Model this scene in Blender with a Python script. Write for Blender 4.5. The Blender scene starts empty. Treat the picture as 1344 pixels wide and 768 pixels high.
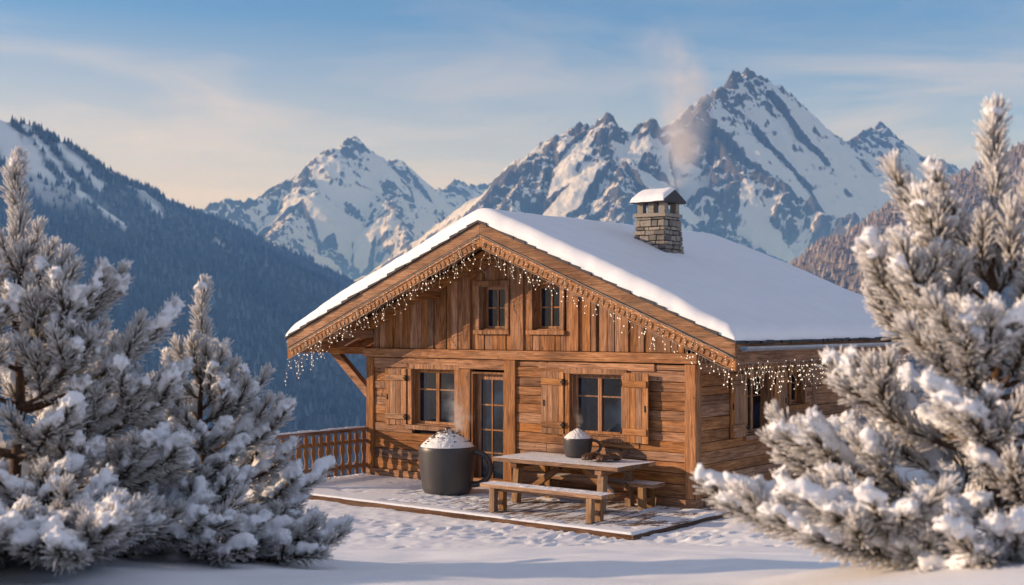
import bpy, bmesh, math, random
import numpy as np
from mathutils import Vector, Matrix, noise as mnoise

random.seed(7)
RS = np.random.RandomState(11)
R = math.radians
SC = bpy.context.scene
COL = SC.collection

# ------------------------------------------------------------------ set-up
CAMZ = 3.08
HROT = R(-38.6)                       # the chalet is turned away from the camera
C0 = Vector((3.03, 20.9, 0.0))        # foot of the chalet's front right corner
HX = Vector((math.cos(HROT), math.sin(HROT), 0))
HY = Vector((-math.sin(HROT), math.cos(HROT), 0))
SUN_EL = R(14)
S_AZ = R(54)                          # from the facade normal, towards its left
sh = (-HY) * math.cos(S_AZ) + (-HX) * math.sin(S_AZ)
SUN = Vector((sh.x * math.cos(SUN_EL), sh.y * math.cos(SUN_EL), math.sin(SUN_EL)))

def w(x, y, z=0.0):
    """house coordinates -> world"""
    return C0 + HX * x + HY * y + Vector((0, 0, z))

# ------------------------------------------------------------------ noise
_perm = RS.permutation(512)
_ang = RS.rand(512) * 2 * np.pi
_gx, _gy = np.cos(_ang), np.sin(_ang)
def perlin(x, y):
    xi = np.floor(x).astype(int); yi = np.floor(y).astype(int)
    xf = x - xi; yf = y - yi
    def g(ix, iy, fx, fy):
        h = _perm[(_perm[ix & 511] + iy) & 511]
        return _gx[h] * fx + _gy[h] * fy
    u = xf * xf * xf * (xf * (xf * 6 - 15) + 10); v = yf * yf * yf * (yf * (yf * 6 - 15) + 10)
    a = g(xi, yi, xf, yf); b = g(xi + 1, yi, xf - 1, yf)
    c = g(xi, yi + 1, xf, yf - 1); d = g(xi + 1, yi + 1, xf - 1, yf - 1)
    return (a + (b - a) * u + (c - a) * v + (a - b - c + d) * u * v) * 1.41
def fbm(x, y, octv=5, gain=.5, ridged=False):
    s = 0; a = 1; f = 1; n = 0
    for i in range(octv):
        p = perlin(x * f + 17.3 * i, y * f - 9.1 * i)
        if ridged: p = 1 - 2 * np.abs(p)
        s = s + a * p; n += a; a *= gain; f *= 2.03
    return s / n
def sstep(a, b, x):
    t = np.clip((x - a) / (b - a), 0, 1)
    return t * t * (3 - 2 * t)

# ------------------------------------------------------------------ materials
def newmat(name):
    m = bpy.data.materials.new(name); m.use_nodes = True
    nt = m.node_tree
    for n in list(nt.nodes): nt.nodes.remove(n)
    out = nt.nodes.new('ShaderNodeOutputMaterial')
    b = nt.nodes.new('ShaderNodeBsdfPrincipled')
    nt.links.new(b.outputs[0], out.inputs[0])
    return m, nt, b, out
def nd(nt, t, **kw):
    n = nt.nodes.new(t)
    for k, v in kw.items():
        if k.startswith('i_'):
            n.inputs[int(k[2:])].default_value = v
        else: setattr(n, k, v)
    return n
def ramp(nt, fac, stops, interp='LINEAR'):
    r = nt.nodes.new('ShaderNodeValToRGB'); e = r.color_ramp.elements; r.color_ramp.interpolation = interp
    while len(e) < len(stops): e.new(.5)
    for s, (p, c) in zip(e, stops):
        s.position = p; s.color = (*c, 1) if len(c) == 3 else c
    nt.links.new(fac, r.inputs[0]); return r.outputs[0]
def mth(nt, op, a, b=None, c=None, clamp=False):
    n = nt.nodes.new('ShaderNodeMath'); n.operation = op; n.use_clamp = clamp
    for i, v in enumerate((a, b, c)):
        if v is None: continue
        if isinstance(v, (int, float)): n.inputs[i].default_value = v
        else: nt.links.new(v, n.inputs[i])
    return n.outputs[0]
def mix(nt, fac, a, b, blend='MIX'):
    n = nt.nodes.new('ShaderNodeMix'); n.data_type = 'RGBA'; n.blend_type = blend
    for s, v in ((n.inputs[0], fac), (n.inputs[6], a), (n.inputs[7], b)):
        if isinstance(v, (int, float)): s.default_value = v
        elif isinstance(v, tuple): s.default_value = (*v, 1)
        else: nt.links.new(v, s)
    return n.outputs[2]
def noise(nt, vec, scale, detail=4, rough=.55, dist=0.0):
    n = nt.nodes.new('ShaderNodeTexNoise'); n.inputs['Scale'].default_value = scale
    n.inputs['Detail'].default_value = detail; n.inputs['Roughness'].default_value = rough
    n.inputs['Distortion'].default_value = dist
    if vec is not None: nt.links.new(vec, n.inputs['Vector'])
    return n.outputs[0]
def coord(nt, kind='Object'):
    return nt.nodes.new('ShaderNodeTexCoord').outputs[kind]
def bump(nt, b, h, strength=.3, dist=.02):
    n = nt.nodes.new('ShaderNodeBump'); n.inputs['Strength'].default_value = strength
    n.inputs['Distance'].default_value = dist
    nt.links.new(h, n.inputs['Height']); nt.links.new(n.outputs[0], b.inputs['Normal'])
def attr(nt, name):
    return nd(nt, 'ShaderNodeAttribute', attribute_name=name)

def wood(name, axis, c_dark, c_mid, c_light, snowy=0.0):
    """weathered timber with grain along one object axis"""
    m, nt, b, out = newmat(name)
    rnd = attr(nt, 'rnd').outputs['Fac']
    off = nd(nt, 'ShaderNodeCombineXYZ')
    for i, k in enumerate((37.0, 91.0, 53.0)):
        nt.links.new(mth(nt, 'MULTIPLY', rnd, k), off.inputs[i])
    add = nd(nt, 'ShaderNodeVectorMath', operation='ADD')
    nt.links.new(coord(nt), add.inputs[0]); nt.links.new(off.outputs[0], add.inputs[1])
    def mp(al, ac):
        q = nd(nt, 'ShaderNodeMapping'); s = [ac] * 3; s['xyz'.index(axis)] = al
        q.inputs['Scale'].default_value = s; nt.links.new(add.outputs[0], q.inputs[0]); return q.outputs[0]
    g1 = noise(nt, mp(1.6, 26), 1, 6, .68, .6)
    g2 = noise(nt, mp(4.0, 110), 1, 3, .7)
    blot = noise(nt, mp(.9, 2.2), 1, 3, .6)
    knots = noise(nt, mp(3.5, 9), 1, 2, .5, 1.0)
    c = ramp(nt, g1, [(.25, c_dark), (.5, c_mid), (.72, c_light)])
    c = mix(nt, .7, c, ramp(nt, g2, [(.34, (.18, .13, .10)), (.58, (1, 1, 1))]), 'MULTIPLY')
    val = mth(nt, 'MULTIPLY_ADD', rnd, .5, .80)
    hsv = nd(nt, 'ShaderNodeHueSaturation'); nt.links.new(val, hsv.inputs['Value']); nt.links.new(c, hsv.inputs['Color'])
    sat = mth(nt, 'MULTIPLY_ADD', mth(nt, 'FRACT', mth(nt, 'MULTIPLY', rnd, 7.31)), .30, .80); nt.links.new(sat, hsv.inputs['Saturation'])
    c = mix(nt, .6, hsv.outputs[0], ramp(nt, blot, [(.34, (.36, .30, .27)), (.52, (1, 1, 1)), (.8, (1.15, 1.12, 1.08))]), 'MULTIPLY')
    grey = noise(nt, mp(.5, 5), 1, 5, .7, .8)
    c = mix(nt, ramp(nt, grey, [(.50, (0, 0, 0)), (.72, (.5,) * 3)]), c, (.17, .125, .095))
    c = mix(nt, ramp(nt, knots, [(.70, (0, 0, 0)), (.76, (.85, .85, .85))]), c, tuple(v * .3 for v in c_dark))
    if snowy > 0:
        geo = nd(nt, 'ShaderNodeNewGeometry'); sp = nd(nt, 'ShaderNodeSeparateXYZ'); nt.links.new(geo.outputs['Normal'], sp.inputs[0])
        up = ramp(nt, sp.outputs[2], [(.6, (0, 0, 0)), (.9, (1, 1, 1))])
        n1 = noise(nt, mp(1.3, 7.0), 1, 6, .7); n2 = noise(nt, mp(12, 45), 1, 3, .7)
        f = ramp(nt, mth(nt, 'ADD', mth(nt, 'MULTIPLY', n1, .7), mth(nt, 'MULTIPLY', n2, .3)), [(.56 - snowy * .25, (0, 0, 0)), (.62 - snowy * .25, (1, 1, 1))])
        c = mix(nt, mth(nt, 'MULTIPLY', up, f), c, (.82, .84, .88))
    nt.links.new(c, b.inputs['Base Color'])
    b.inputs['Roughness'].default_value = .78; b.inputs['Specular IOR Level'].default_value = .25
    h = mth(nt, 'ADD', mth(nt, 'MULTIPLY', g1, .6), mth(nt, 'MULTIPLY', g2, .4))
    bump(nt, b, h, .8, .02)
    return m

WD = ((.078, .033, .015), (.40, .184, .077), (.61, .318, .150))
M = {}
for ax in 'xyz':
    M['wood_' + ax] = wood('timber_' + ax, ax, *WD)
    M['lwood_' + ax] = wood('pale_timber_' + ax, ax, (.18, .08, .034), (.46, .222, .095), (.61, .33, .155))
for ax in 'xy': M['dark_' + ax] = wood('damp_timber_' + ax, ax, (.05, .024, .012), (.17, .085, .042), (.27, .15, .08), snowy=.45)  # darker, snow-flecked timber for the deck's edge boards
M['deckwood'] = wood('deck_timber', 'y', (.10, .05, .027), (.25, .14, .075), (.36, .22, .13), snowy=.36)
M['tablewood'] = wood('bench_timber', 'x', (.15, .08, .038), (.38, .20, .09), (.54, .31, .15), snowy=.72)
M['tablewood_z'] = wood('bench_leg_timber', 'z', (.15, .08, .038), (.34, .19, .085), (.46, .27, .13))

def plain(name, col, rough=.6, metal=0, spec=.5, bscale=0, bstr=.2, var=.15, vscale=6):
    m, nt, b, out = newmat(name)
    n = noise(nt, coord(nt), vscale, 5, .6)
    c = ramp(nt, n, [(.3, tuple(v * (1 - var) for v in col)), (.7, tuple(min(1, v * (1 + var)) for v in col))])
    nt.links.new(c, b.inputs['Base Color'])
    b.inputs['Roughness'].default_value = rough; b.inputs['Metallic'].default_value = metal
    b.inputs['Specular IOR Level'].default_value = spec
    if bscale: bump(nt, b, noise(nt, coord(nt), bscale, 4, .6), bstr, .01)
    return m
def snowmat(name, s1=9, s2=60, st=.25, col=(.86, .87, .90)):
    m, nt, b, out = newmat(name)
    n1 = noise(nt, coord(nt), s1, 5, .6); n2 = noise(nt, coord(nt), s2, 3, .7)
    c = ramp(nt, n1, [(.3, tuple(v * .95 for v in col)), (.7, col)])
    nt.links.new(c, b.inputs['Base Color'])
    b.inputs['Roughness'].default_value = .55; b.inputs['Specular IOR Level'].default_value = .25
    bump(nt, b, mth(nt, 'ADD', mth(nt, 'MULTIPLY', n1, .7), mth(nt, 'MULTIPLY', n2, .3)), st, .03)
    return m
M['snow'] = snowmat('snow')
M['roofsnow'] = snowmat('roof_snow', 2.2, 22, .12)
M['treesnow'] = snowmat('tree_snow', 14, 90, .35)
M['slate'] = plain('slate', (.045, .045, .05), .8, bscale=20)
M['interior'] = plain('dark_interior', (.012, .011, .012), .9)
M['iron'] = plain('black_iron', (.02, .018, .017), .6, .6)
M['zinc'] = plain('zinc_gutter', (.30, .32, .36), .45, .8)
M['mug'] = plain('dark_stoneware', (.050, .046, .047), .40, spec=.5, bscale=40, bstr=.05, var=.12, vscale=3)
M['choc'] = plain('chocolate_shavings', (.13, .06, .03), .7, var=.5, vscale=25)
M['leather'] = plain('brown_leather', (.075, .036, .02), .5, bscale=35, bstr=.5, var=.5, vscale=14)
M['cuff'] = plain('leather_lining', (.22, .12, .06), .8, bscale=60, bstr=.5, var=.35, vscale=20)

def mk_cream():
    m, nt, b, out = newmat('whipped_cream')
    n = noise(nt, coord(nt), 22, 4, .6)
    nt.links.new(ramp(nt, n, [(.3, (.80, .78, .75)), (.6, (.92, .91, .89))]), b.inputs['Base Color'])
    b.inputs['Roughness'].default_value = .5
    bump(nt, b, n, .5, .03); return m
M['cream'] = mk_cream()

def mk_glass():
    m, nt, b, out = newmat('window_glass')
    n = noise(nt, coord(nt), 1.7, 3, .5, .6)
    nt.links.new(ramp(nt, n, [(.35, (.004, .006, .010)), (.55, (.012, .022, .042)), (.7, (.025, .05, .09))]), b.inputs['Base Color'])  # cloudy blue in the base colour stands in for reflections
    b.inputs['Roughness'].default_value = .05; b.inputs['Specular IOR Level'].default_value = .38
    bump(nt, b, noise(nt, coord(nt), 2.5, 2, .5), .06, .02)
    return m
M['glass'] = mk_glass()

def mk_stone():
    m, nt, b, out = newmat('chimney_stone')
    rnd = attr(nt, 'rnd').outputs['Fac']
    n = noise(nt, coord(nt), 14, 5, .65)
    c = ramp(nt, mth(nt, 'FRACT', mth(nt, 'MULTIPLY', rnd, 5.7)), [(0, (.13, .125, .12)), (.5, (.27, .245, .215)), (1, (.37, .325, .275))])
    c = mix(nt, .7, c, ramp(nt, n, [(.3, (.5, .5, .5)), (.65, (1.1, 1.08, 1.05))]), 'MULTIPLY')
    nt.links.new(c, b.inputs['Base Color']); b.inputs['Roughness'].default_value = .9
    bump(nt, b, n, .7, .03); return m
M['stone'] = mk_stone()
M['mortar'] = plain('mortar', (.07, .066, .062), .95)

def mk_bulb():
    m, nt, b, out = newmat('warm_bulb')
    b.inputs['Base Color'].default_value = (.9, .8, .65, 1)
    b.inputs['Emission Color'].default_value = (1, .82, .60, 1)
    b.inputs['Emission Strength'].default_value = 1.0
    b.inputs['Roughness'].default_value = .3
    m.cycles.emission_sampling = 'NONE'
    return m
M['bulb'] = mk_bulb()
M['cable'] = plain('frosted_cable', (.36, .31, .27), .7)

def mk_needle():
    m, nt, b, out = newmat('frosted_needles')
    f = attr(nt, 'frost').outputs['Fac']
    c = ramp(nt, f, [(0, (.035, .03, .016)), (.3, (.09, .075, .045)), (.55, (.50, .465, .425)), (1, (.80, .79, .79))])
    nt.links.new(c, b.inputs['Base Color']); b.inputs['Roughness'].default_value = .75
    b.inputs['Specular IOR Level'].default_value = .2
    return m
M['needle'] = mk_needle()
def mk_bark():
    m, nt, b, out = newmat('pine_bark')
    q = nd(nt, 'ShaderNodeMapping'); q.inputs['Scale'].default_value = (30, 30, 9); nt.links.new(coord(nt), q.inputs[0])
    n = noise(nt, q.outputs[0], 1, 5, .65, .6)
    nt.links.new(ramp(nt, n, [(.3, (.02, .013, .009)), (.5, (.095, .05, .028)), (.7, (.20, .11, .06))]), b.inputs['Base Color'])
    b.inputs['Roughness'].default_value = .9; bump(nt, b, n, .9, .03); return m
M['bark'] = mk_bark()

# ------------------------------------------------------------------ mesh builder
class MB:
    def __init__(s): s.v = []; s.f = []; s.r = []; s.sm = []
    def add(s, vs, fs, rnd=None, smooth=False):
        o = len(s.v); s.v += [tuple(p) for p in vs]; s.f += [tuple(i + o for i in f) for f in fs]
        r = random.random() if rnd is None else rnd
        s.r += [r] * len(fs); s.sm += [smooth] * len(fs); return s
    def box(s, x0, x1, y0, y1, z0, z1, rnd=None, jit=0.0):
        j = lambda: random.uniform(-jit, jit)
        vs = [(x + j(), y + j(), z + j()) for z in (z0, z1) for x, y in ((x0, y0), (x1, y0), (x1, y1), (x0, y1))]
        return s.add(vs, [(3, 2, 1, 0), (4, 5, 6, 7), (0, 1, 5, 4), (1, 2, 6, 5), (2, 3, 7, 6), (3, 0, 4, 7)], rnd)
    def bar(s, a, b, wd, th, up=(0, 0, 1), rnd=None):
        """board from a to b; wd along 'up', th across"""
        a, b = Vector(a), Vector(b); d = (b - a).normalized(); u = Vector(up); u = (u - d * u.dot(d)).normalized(); q = d.cross(u)
        vs = [p + u * (wd / 2 * i) + q * (th / 2 * k) for p in (a, b) for i, k in ((-1, -1), (1, -1), (1, 1), (-1, 1))]
        return s.add(vs, [(0, 1, 2, 3), (7, 6, 5, 4), (0, 4, 5, 1), (1, 5, 6, 2), (2, 6, 7, 3), (3, 7, 4, 0)], rnd)
    def prism(s, poly, y0, y1, rnd=None, axis='y'):
        n = len(poly)
        mk = {'y': lambda p, y: (p[0], y, p[1]), 'x': lambda p, y: (y, p[0], p[1])}[axis]
        vs = [mk(p, y0) for p in poly] + [mk(p, y1) for p in poly]
        fs = [tuple(range(n)), tuple(range(2 * n - 1, n - 1, -1))] + [(i, i + n, (i + 1) % n + n, (i + 1) % n) for i in range(n)]
        return s.add(vs, fs, rnd)
    def tube(s, pts, rad, seg=8, rnd=None, cap=True, sx=1.0):
        pts = [Vector(p) for p in pts]; n = len(pts); vs = []; ref = Vector((.31, .21, .93))
        for i, p in enumerate(pts):
            d = (pts[min(i + 1, n - 1)] - pts[max(i - 1, 0)]).normalized()
            u = ref - d * ref.dot(d)
            if u.length < .05: u = Vector((1, 0, 0)) - d * d.x
            u.normalize(); q = d.cross(u); ref = u
            r = rad[i] if hasattr(rad, '__len__') else rad
            vs += [p + u * (math.cos(2 * math.pi * k / seg) * r) + q * (math.sin(2 * math.pi * k / seg) * r * sx) for k in range(seg)]
        fs = [(i * seg + k, i * seg + (k + 1) % seg, (i + 1) * seg + (k + 1) % seg, (i + 1) * seg + k) for i in range(n - 1) for k in range(seg)]
        if cap: fs += [tuple(range(seg - 1, -1, -1)), tuple((n - 1) * seg + k for k in range(seg))]
        return s.add(vs, fs, rnd, True)
    def lathe(s, prof, seg=48, rnd=None):
        vs = [(r * math.cos(2 * math.pi * k / seg), r * math.sin(2 * math.pi * k / seg), z) for r, z in prof for k in range(seg)]
        n = len(prof)
        fs = [(i * seg + k, i * seg + (k + 1) % seg, (i + 1) * seg + (k + 1) % seg, (i + 1) * seg + k) for i in range(n - 1) for k in range(seg)]
        return s.add(vs, fs, rnd, True)
    def build(s, name, mat, parent=None, bevel=0.0, loc=None, rotz=0.0):
        me = bpy.data.meshes.new(name); me.from_pydata([tuple(p) for p in s.v], [], s.f)
        me.polygons.foreach_set('use_smooth', s.sm)
        a = me.attributes.new('rnd', 'FLOAT', 'FACE'); a.data.foreach_set('value', s.r)
        me.materials.append(mat); me.update()
        o = bpy.data.objects.new(name, me); COL.objects.link(o)
        if parent: o.parent = parent
        if loc is not None: o.location = loc
        o.rotation_euler = (0, 0, rotz)
        if bevel:
            b = o.modifiers.new('Bevel', 'BEVEL'); b.width = bevel; b.segments = 2; b.limit_method = 'ANGLE'; b.angle_limit = R(40)
        return o

def np_mesh(name, V, F, mat, parent=None, smooth=True, pattr=None):
    """V (n,3), F list of index arrays (m,k)"""
    me = bpy.data.meshes.new(name)
    V = np.ascontiguousarray(V, dtype=np.float32)
    if not isinstance(F, (list, tuple)): F = [F]
    loops = np.concatenate([f.ravel() for f in F]).astype(np.int32)
    sizes = np.concatenate([np.full(len(f), f.shape[1], np.int32) for f in F])
    starts = np.concatenate([[0], np.cumsum(sizes)[:-1]]).astype(np.int32)
    me.vertices.add(len(V)); me.vertices.foreach_set('co', V.ravel())
    me.loops.add(len(loops)); me.loops.foreach_set('vertex_index', loops)
    me.polygons.add(len(sizes)); me.polygons.foreach_set('loop_start', starts)
    me.update(calc_edges=True)
    me.polygons.foreach_set('use_smooth', np.full(len(sizes), smooth))
    for k, vals in (pattr or {}).items():
        a = me.attributes.new(k, 'FLOAT', 'POINT'); a.data.foreach_set('value', np.asarray(vals, np.float32))
    me.materials.append(mat); me.validate()
    o = bpy.data.objects.new(name, me); COL.objects.link(o)
    if parent: o.parent = parent
    return o
def grid_faces(nx, ny):
    i = np.arange(nx * ny).reshape(ny, nx)
    return np.stack([i[:-1, :-1], i[:-1, 1:], i[1:, 1:], i[1:, :-1]], -1).reshape(-1, 4)

def thing(name, label, cat, loc=(0, 0, 0), rotz=0.0, group=None):
    o = bpy.data.objects.new(name, None); COL.objects.link(o); o.empty_display_size = .2
    o.location = loc; o.rotation_euler = (0, 0, rotz); return tag(o, label, cat, group)
def tag(o, label, cat, group=None, kind=None):
    if label: o['label'] = label
    if cat: o['category'] = cat
    if group: o['group'] = group
    if kind: o['kind'] = kind
    return o
def copy_tree(o, parent=None):
    c = o.copy(); COL.objects.link(c)
    if parent: c.parent = parent
    for ch in [q for q in bpy.data.objects if q.parent == o]: copy_tree(ch, c)
    return c

def bake_remesh(o, voxel, smooth_it=2, disp=0.0, dscale=.1):
    m = o.modifiers.new('r', 'REMESH'); m.mode = 'VOXEL'; m.voxel_size = voxel; m.use_smooth_shade = True
    if smooth_it:
        s = o.modifiers.new('s', 'SMOOTH'); s.iterations = smooth_it; s.factor = .5
    dg = bpy.context.evaluated_depsgraph_get()
    me = bpy.data.meshes.new_from_object(o.evaluated_get(dg))
    old = o.data; mats = list(old.materials); o.modifiers.clear(); o.data = me
    me.materials.clear()
    for q in mats: me.materials.append(q)
    bpy.data.meshes.remove(old)
    me.polygons.foreach_set('use_smooth', np.ones(len(me.polygons), bool))
    if disp:
        n = len(me.vertices); co = np.empty(n * 3, np.float32); me.vertices.foreach_get('co', co); co = co.reshape(-1, 3)
        no = np.empty(n * 3, np.float32); me.vertices.foreach_get('normal', no); no = no.reshape(-1, 3)
        q = perlin(co[:, 0] / dscale + co[:, 2] * 3, co[:, 1] / dscale - co[:, 2] / dscale * .7) + .5 * perlin(co[:, 0] / dscale * 2.3, co[:, 2] / dscale * 2.3 + co[:, 1] * 4)
        co += no * (disp * q)[:, None]; me.vertices.foreach_set('co', co.ravel())
    me.update(); return o
_bm = bmesh.new(); bmesh.ops.create_icosphere(_bm, subdivisions=1, radius=1)
ICO_V = np.array([v.co[:] for v in _bm.verts]); ICO_F = np.array([[v.index for v in f.verts] for f in _bm.faces]); _bm.free()
def blobs(cen, rad, squash=.85):
    cen = np.asarray(cen); rad = np.asarray(rad); n = len(cen)
    V = cen[:, None, :] + ICO_V[None] * rad[:, None, None] * np.array([1, 1, squash])
    F = ICO_F[None] + (np.arange(n) * len(ICO_V))[:, None, None]
    return V.reshape(-1, 3), F.reshape(-1, 3)
def snow_patch(name, parent, x0, x1, y0, y1, z, th, seed, cover=.55, cell=.03, mat=None, tilt=None, fr=2.6):
    """a thin uneven layer of snow lying on a flat top"""
    nx = max(3, int((x1 - x0) / cell)); ny = max(3, int((y1 - y0) / cell))
    X, Y = np.meshgrid(np.linspace(x0, x1, nx), np.linspace(y0, y1, ny))
    h = .5 + .5 * fbm(X * fr + seed, Y * fr - seed, 5, .68)
    e = np.minimum(np.minimum(X - x0, x1 - X), np.minimum(Y - y0, y1 - Y))
    h = (h - (1 - cover)) * sstep(-.005, .04, e)
    Z = z - .012 + np.clip(h * 3, -.2, 1) * (th + .012)
    Z = np.where(e < 1e-6, z - .012, Z)
    if tilt: Z = Z + tilt(X, Y)
    return np_mesh(name, np.stack([X, Y, Z], -1).reshape(-1, 3), grid_faces(nx, ny), mat or M['snow'], parent)

# ================================================================== GROUND
def stretch(a, b, step, far, n, growth=None):
    core = list(np.arange(a, b + 1e-6, step))
    k = np.linspace(0, 1, n + 1)[1:]
    ext = step * n * k + (far) * k ** 5
    return np.array(sorted([a - e for e in ext] + core + [b + e for e in ext]))
def ground_h(X, Y):
    rx = X - C0.x; ry = Y - C0.y
    xl = rx * HX.x + ry * HX.y; yl = rx * HY.x + ry * HY.y
    z = -.072 + 0 * X
    bank = np.clip((18.0 + .35 * np.sin(X * .55) - Y - .10 * X) / 10.0, 0, 1.25)
    bz = 1.50 * bank * sstep(0, .16, bank)
    z = z + bz
    # soft drifts on the bank
    z = z + .10 * fbm(X * .45 + 3, Y * .6, 3) * sstep(.05, .4, bank)
    for tx, ty, th_, tr_ in ((-3.94, 10.0, .14, 1.1), (-2.7, 11.0, .16, .9), (2.87, 7.5, .10, 1.1)):
        z = z + th_ * np.exp(-((X - tx) ** 2 + (Y - ty) ** 2) / tr_ ** 2)
    # trodden snow in front of the deck
    tr = sstep(.12, .0, bank) * sstep(12, 4, np.abs(X - .0)) * sstep(6, 2, np.maximum(yl, 0) + np.maximum(-xl - 8, 0))
    z = z + tr * (.035 * fbm(X * 1.3, Y * 1.3, 3, .6) + .020 * fbm(X * 6.5 + 7, Y * 6.5, 4, .7))
    # deep snow against the deck and the right wall
    z = z + .10 * sstep(.45, 1.6, xl) * sstep(-3.2, -1.5, yl) * sstep(22, 12, xl)
    # falls away on the valley side and behind
    drop = np.maximum(0, -7.95 - xl - .1 * yl); dropb = np.maximum(0, yl - 9.5)
    z = z - np.where(drop > 0, .75 * drop * sstep(0, 2.5, drop), 0) * sstep(-7, -2.2, yl + .0 * xl) - .5 * dropb * sstep(0, 3, dropb) * sstep(45, 12, xl)
    z = z + .16 * np.maximum(0, xl - 7) * sstep(-25, 5, yl)
    far = sstep(60, 900, np.hypot(X, Y))
    z = z * (1 - far) - 380 * far
    return np.maximum(z, -380 + 6 * perlin(X / 300, Y / 300))
gx = stretch(-7.2, 7.2, .05, 26000, 46)
gy = stretch(7.6, 23.5, .05, 26000, 46)
GX, GY = np.meshgrid(gx, gy)
GZ = ground_h(GX, GY)
# boot prints between the deck and the bank
fp = np.random.RandomState(5)
for i in range(120):
    px = fp.uniform(-5.2, 4.6); py = 18.9 - .22 * px + fp.normal(0, .55)
    a = fp.uniform(-.6, .6) + .6; L, W_ = .16, .065
    m = (np.abs(GX - px) < .35) & (np.abs(GY - py) < .35)
    if not m.any(): continue
    dx, dy = GX[m] - px, GY[m] - py
    q = np.hypot((dx * math.cos(a) + dy * math.sin(a)) / L, (-dx * math.sin(a) + dy * math.cos(a)) / W_)
    GZ[m] += -.034 * sstep(1.3, .3, q) + .014 * np.exp(-((q - 1.45) / .3) ** 2)
def mk_ground():
    m, nt, b, out = newmat('ground_snow')
    co = coord(nt)
    n1 = noise(nt, co, 1.6, 6, .6); n2 = noise(nt, co, 26, 4, .7); n3 = noise(nt, co, 120, 2, .6)
    nt.links.new(ramp(nt, n1, [(.3, (.80, .81, .85)), (.7, (.88, .885, .91))]), b.inputs['Base Color'])
    b.inputs['Roughness'].default_value = .6; b.inputs['Specular IOR Level'].default_value = .25
    h = mth(nt, 'ADD', mth(nt, 'MULTIPLY', n2, .6), mth(nt, 'MULTIPLY', n3, .25))
    bump(nt, b, h, .32, .03); return m
g = np_mesh('snow_ground', np.stack([GX, GY, GZ], -1).reshape(-1, 3), grid_faces(len(gx), len(gy)), mk_ground())
tag(g, None, None, kind='structure')

# ================================================================== MOUNTAINS
FPX = 1655.0
def at(px, py, Y):
    return ((px - 672) / FPX * Y, Y, CAMZ - (py - 424) / FPX * Y)
def terrain(name, p0, p1, y0, y1, nx, ny, ridges, base, mat, warp=60, wl=500, namp=60, nl=300, seed=0, conc=2000.0, rib=0., ribl=260., kind='structure'):
    """land between the bearings p0 and p1 and the distances y0 and y1: highest of all the ridges, with ribs running down their flanks"""
    U, Y = np.meshgrid(np.linspace((p0 - 672) / FPX, (p1 - 672) / FPX, nx), np.linspace(y0, y1, ny)); X = U * Y
    sx, sy = seed * 3.7, seed * 7.9
    wx = X + warp * fbm(X / wl + sx, Y / wl + sy, 4); wy = Y + warp * fbm(X / wl + sx + 50, Y / wl + sy + 80, 4)
    H = np.full(X.shape, -1e9); D = np.full(X.shape, 1e9); S = np.zeros(X.shape); cum = 0.
    for pts, s in ridges:
        for (ax, ay, az), (bx, by, bz) in zip(pts[:-1], pts[1:]):
            dx, dy = bx - ax, by - ay; L2 = dx * dx + dy * dy + 1e-6; L_ = math.sqrt(L2)
            t = np.clip(((wx - ax) * dx + (wy - ay) * dy) / L2, 0, 1)
            d = np.hypot(wx - ax - t * dx, wy - ay - t * dy)
            h = az + t * (bz - az) - s * conc * (1 - np.exp(-d / conc))
            k = h > H; H = np.where(k, h, H); D = np.where(k, d, D); S = np.where(k, cum + t * L_, S); cum += L_
        cum += 777.
    n = fbm(X / nl + sx, Y / nl + sy, 6, .55, True)
    H = H + namp * (n - .35) * sstep(0, nl * .5, D + nl * .12) + namp * .35 * fbm(X / nl * 3.1, Y / nl * 3.1, 4)
    if rib: H = H + 95 * np.exp(-D / 240.) * (fbm(X / 170. + 3, Y / 170., 4, .6, True) - .75)
    if rib:
        w_ = 40 * fbm(X / 300 + 9, Y / 300, 4)
        r1 = 1 - 2 * np.abs(perlin((S + 2.2 * w_) / ribl, D / (ribl * 5) + sx)); r2 = 1 - 2 * np.abs(perlin((S + w_) / (ribl * .36), D / (ribl * 2.2) - sy))
        g_ = sstep(0, ribl * .8, D)
        H = H + rib * g_ * (r1 - .3) + rib * .42 * sstep(0, ribl * .3, D) * (r2 - .3)
    H = np.maximum(H, base + 10 * perlin(X / 200, Y / 200))
    o = np_mesh(name, np.stack([X, Y, H], -1).reshape(-1, 3), grid_faces(nx, ny), mat)
    tag(o, None, None, kind=kind)
    if rib:
        # bare rock: where it is steep, on the edges of ribs and along the crests
        hy_ = np.gradient(H, axis=0) / np.gradient(Y, axis=0); hx_ = np.gradient(H, axis=1) / np.gradient(X, axis=1)
        hy_ = hy_ - hx_ * U
        g = np.hypot(hx_, hy_)
        def blur(A):
            for _ in range(3):
                P = np.pad(A, 1, mode='edge'); A = (P[:-2, 1:-1] + P[2:, 1:-1] + P[1:-1, :-2] + P[1:-1, 2:] + 2 * A) / 6
            return A
        cvx = (H - blur(blur(H))) / 9.0
        st_ = fbm(S / 110. + sx, D / 1300., 5, .58)
        rock = (g - .95) * .9 + np.clip(cvx, -1, 1) * .30 + .62 * st_ + .16 * fbm(X / 80., Y / 80. + H / 50., 4, .65) + .62 * np.exp(-D / 170.) - .10
        at_ = o.data.attributes.new('rock', 'FLOAT', 'POINT'); at_.data.foreach_set('value', rock.ravel().astype(np.float32))
    return o, X, Y, H
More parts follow.
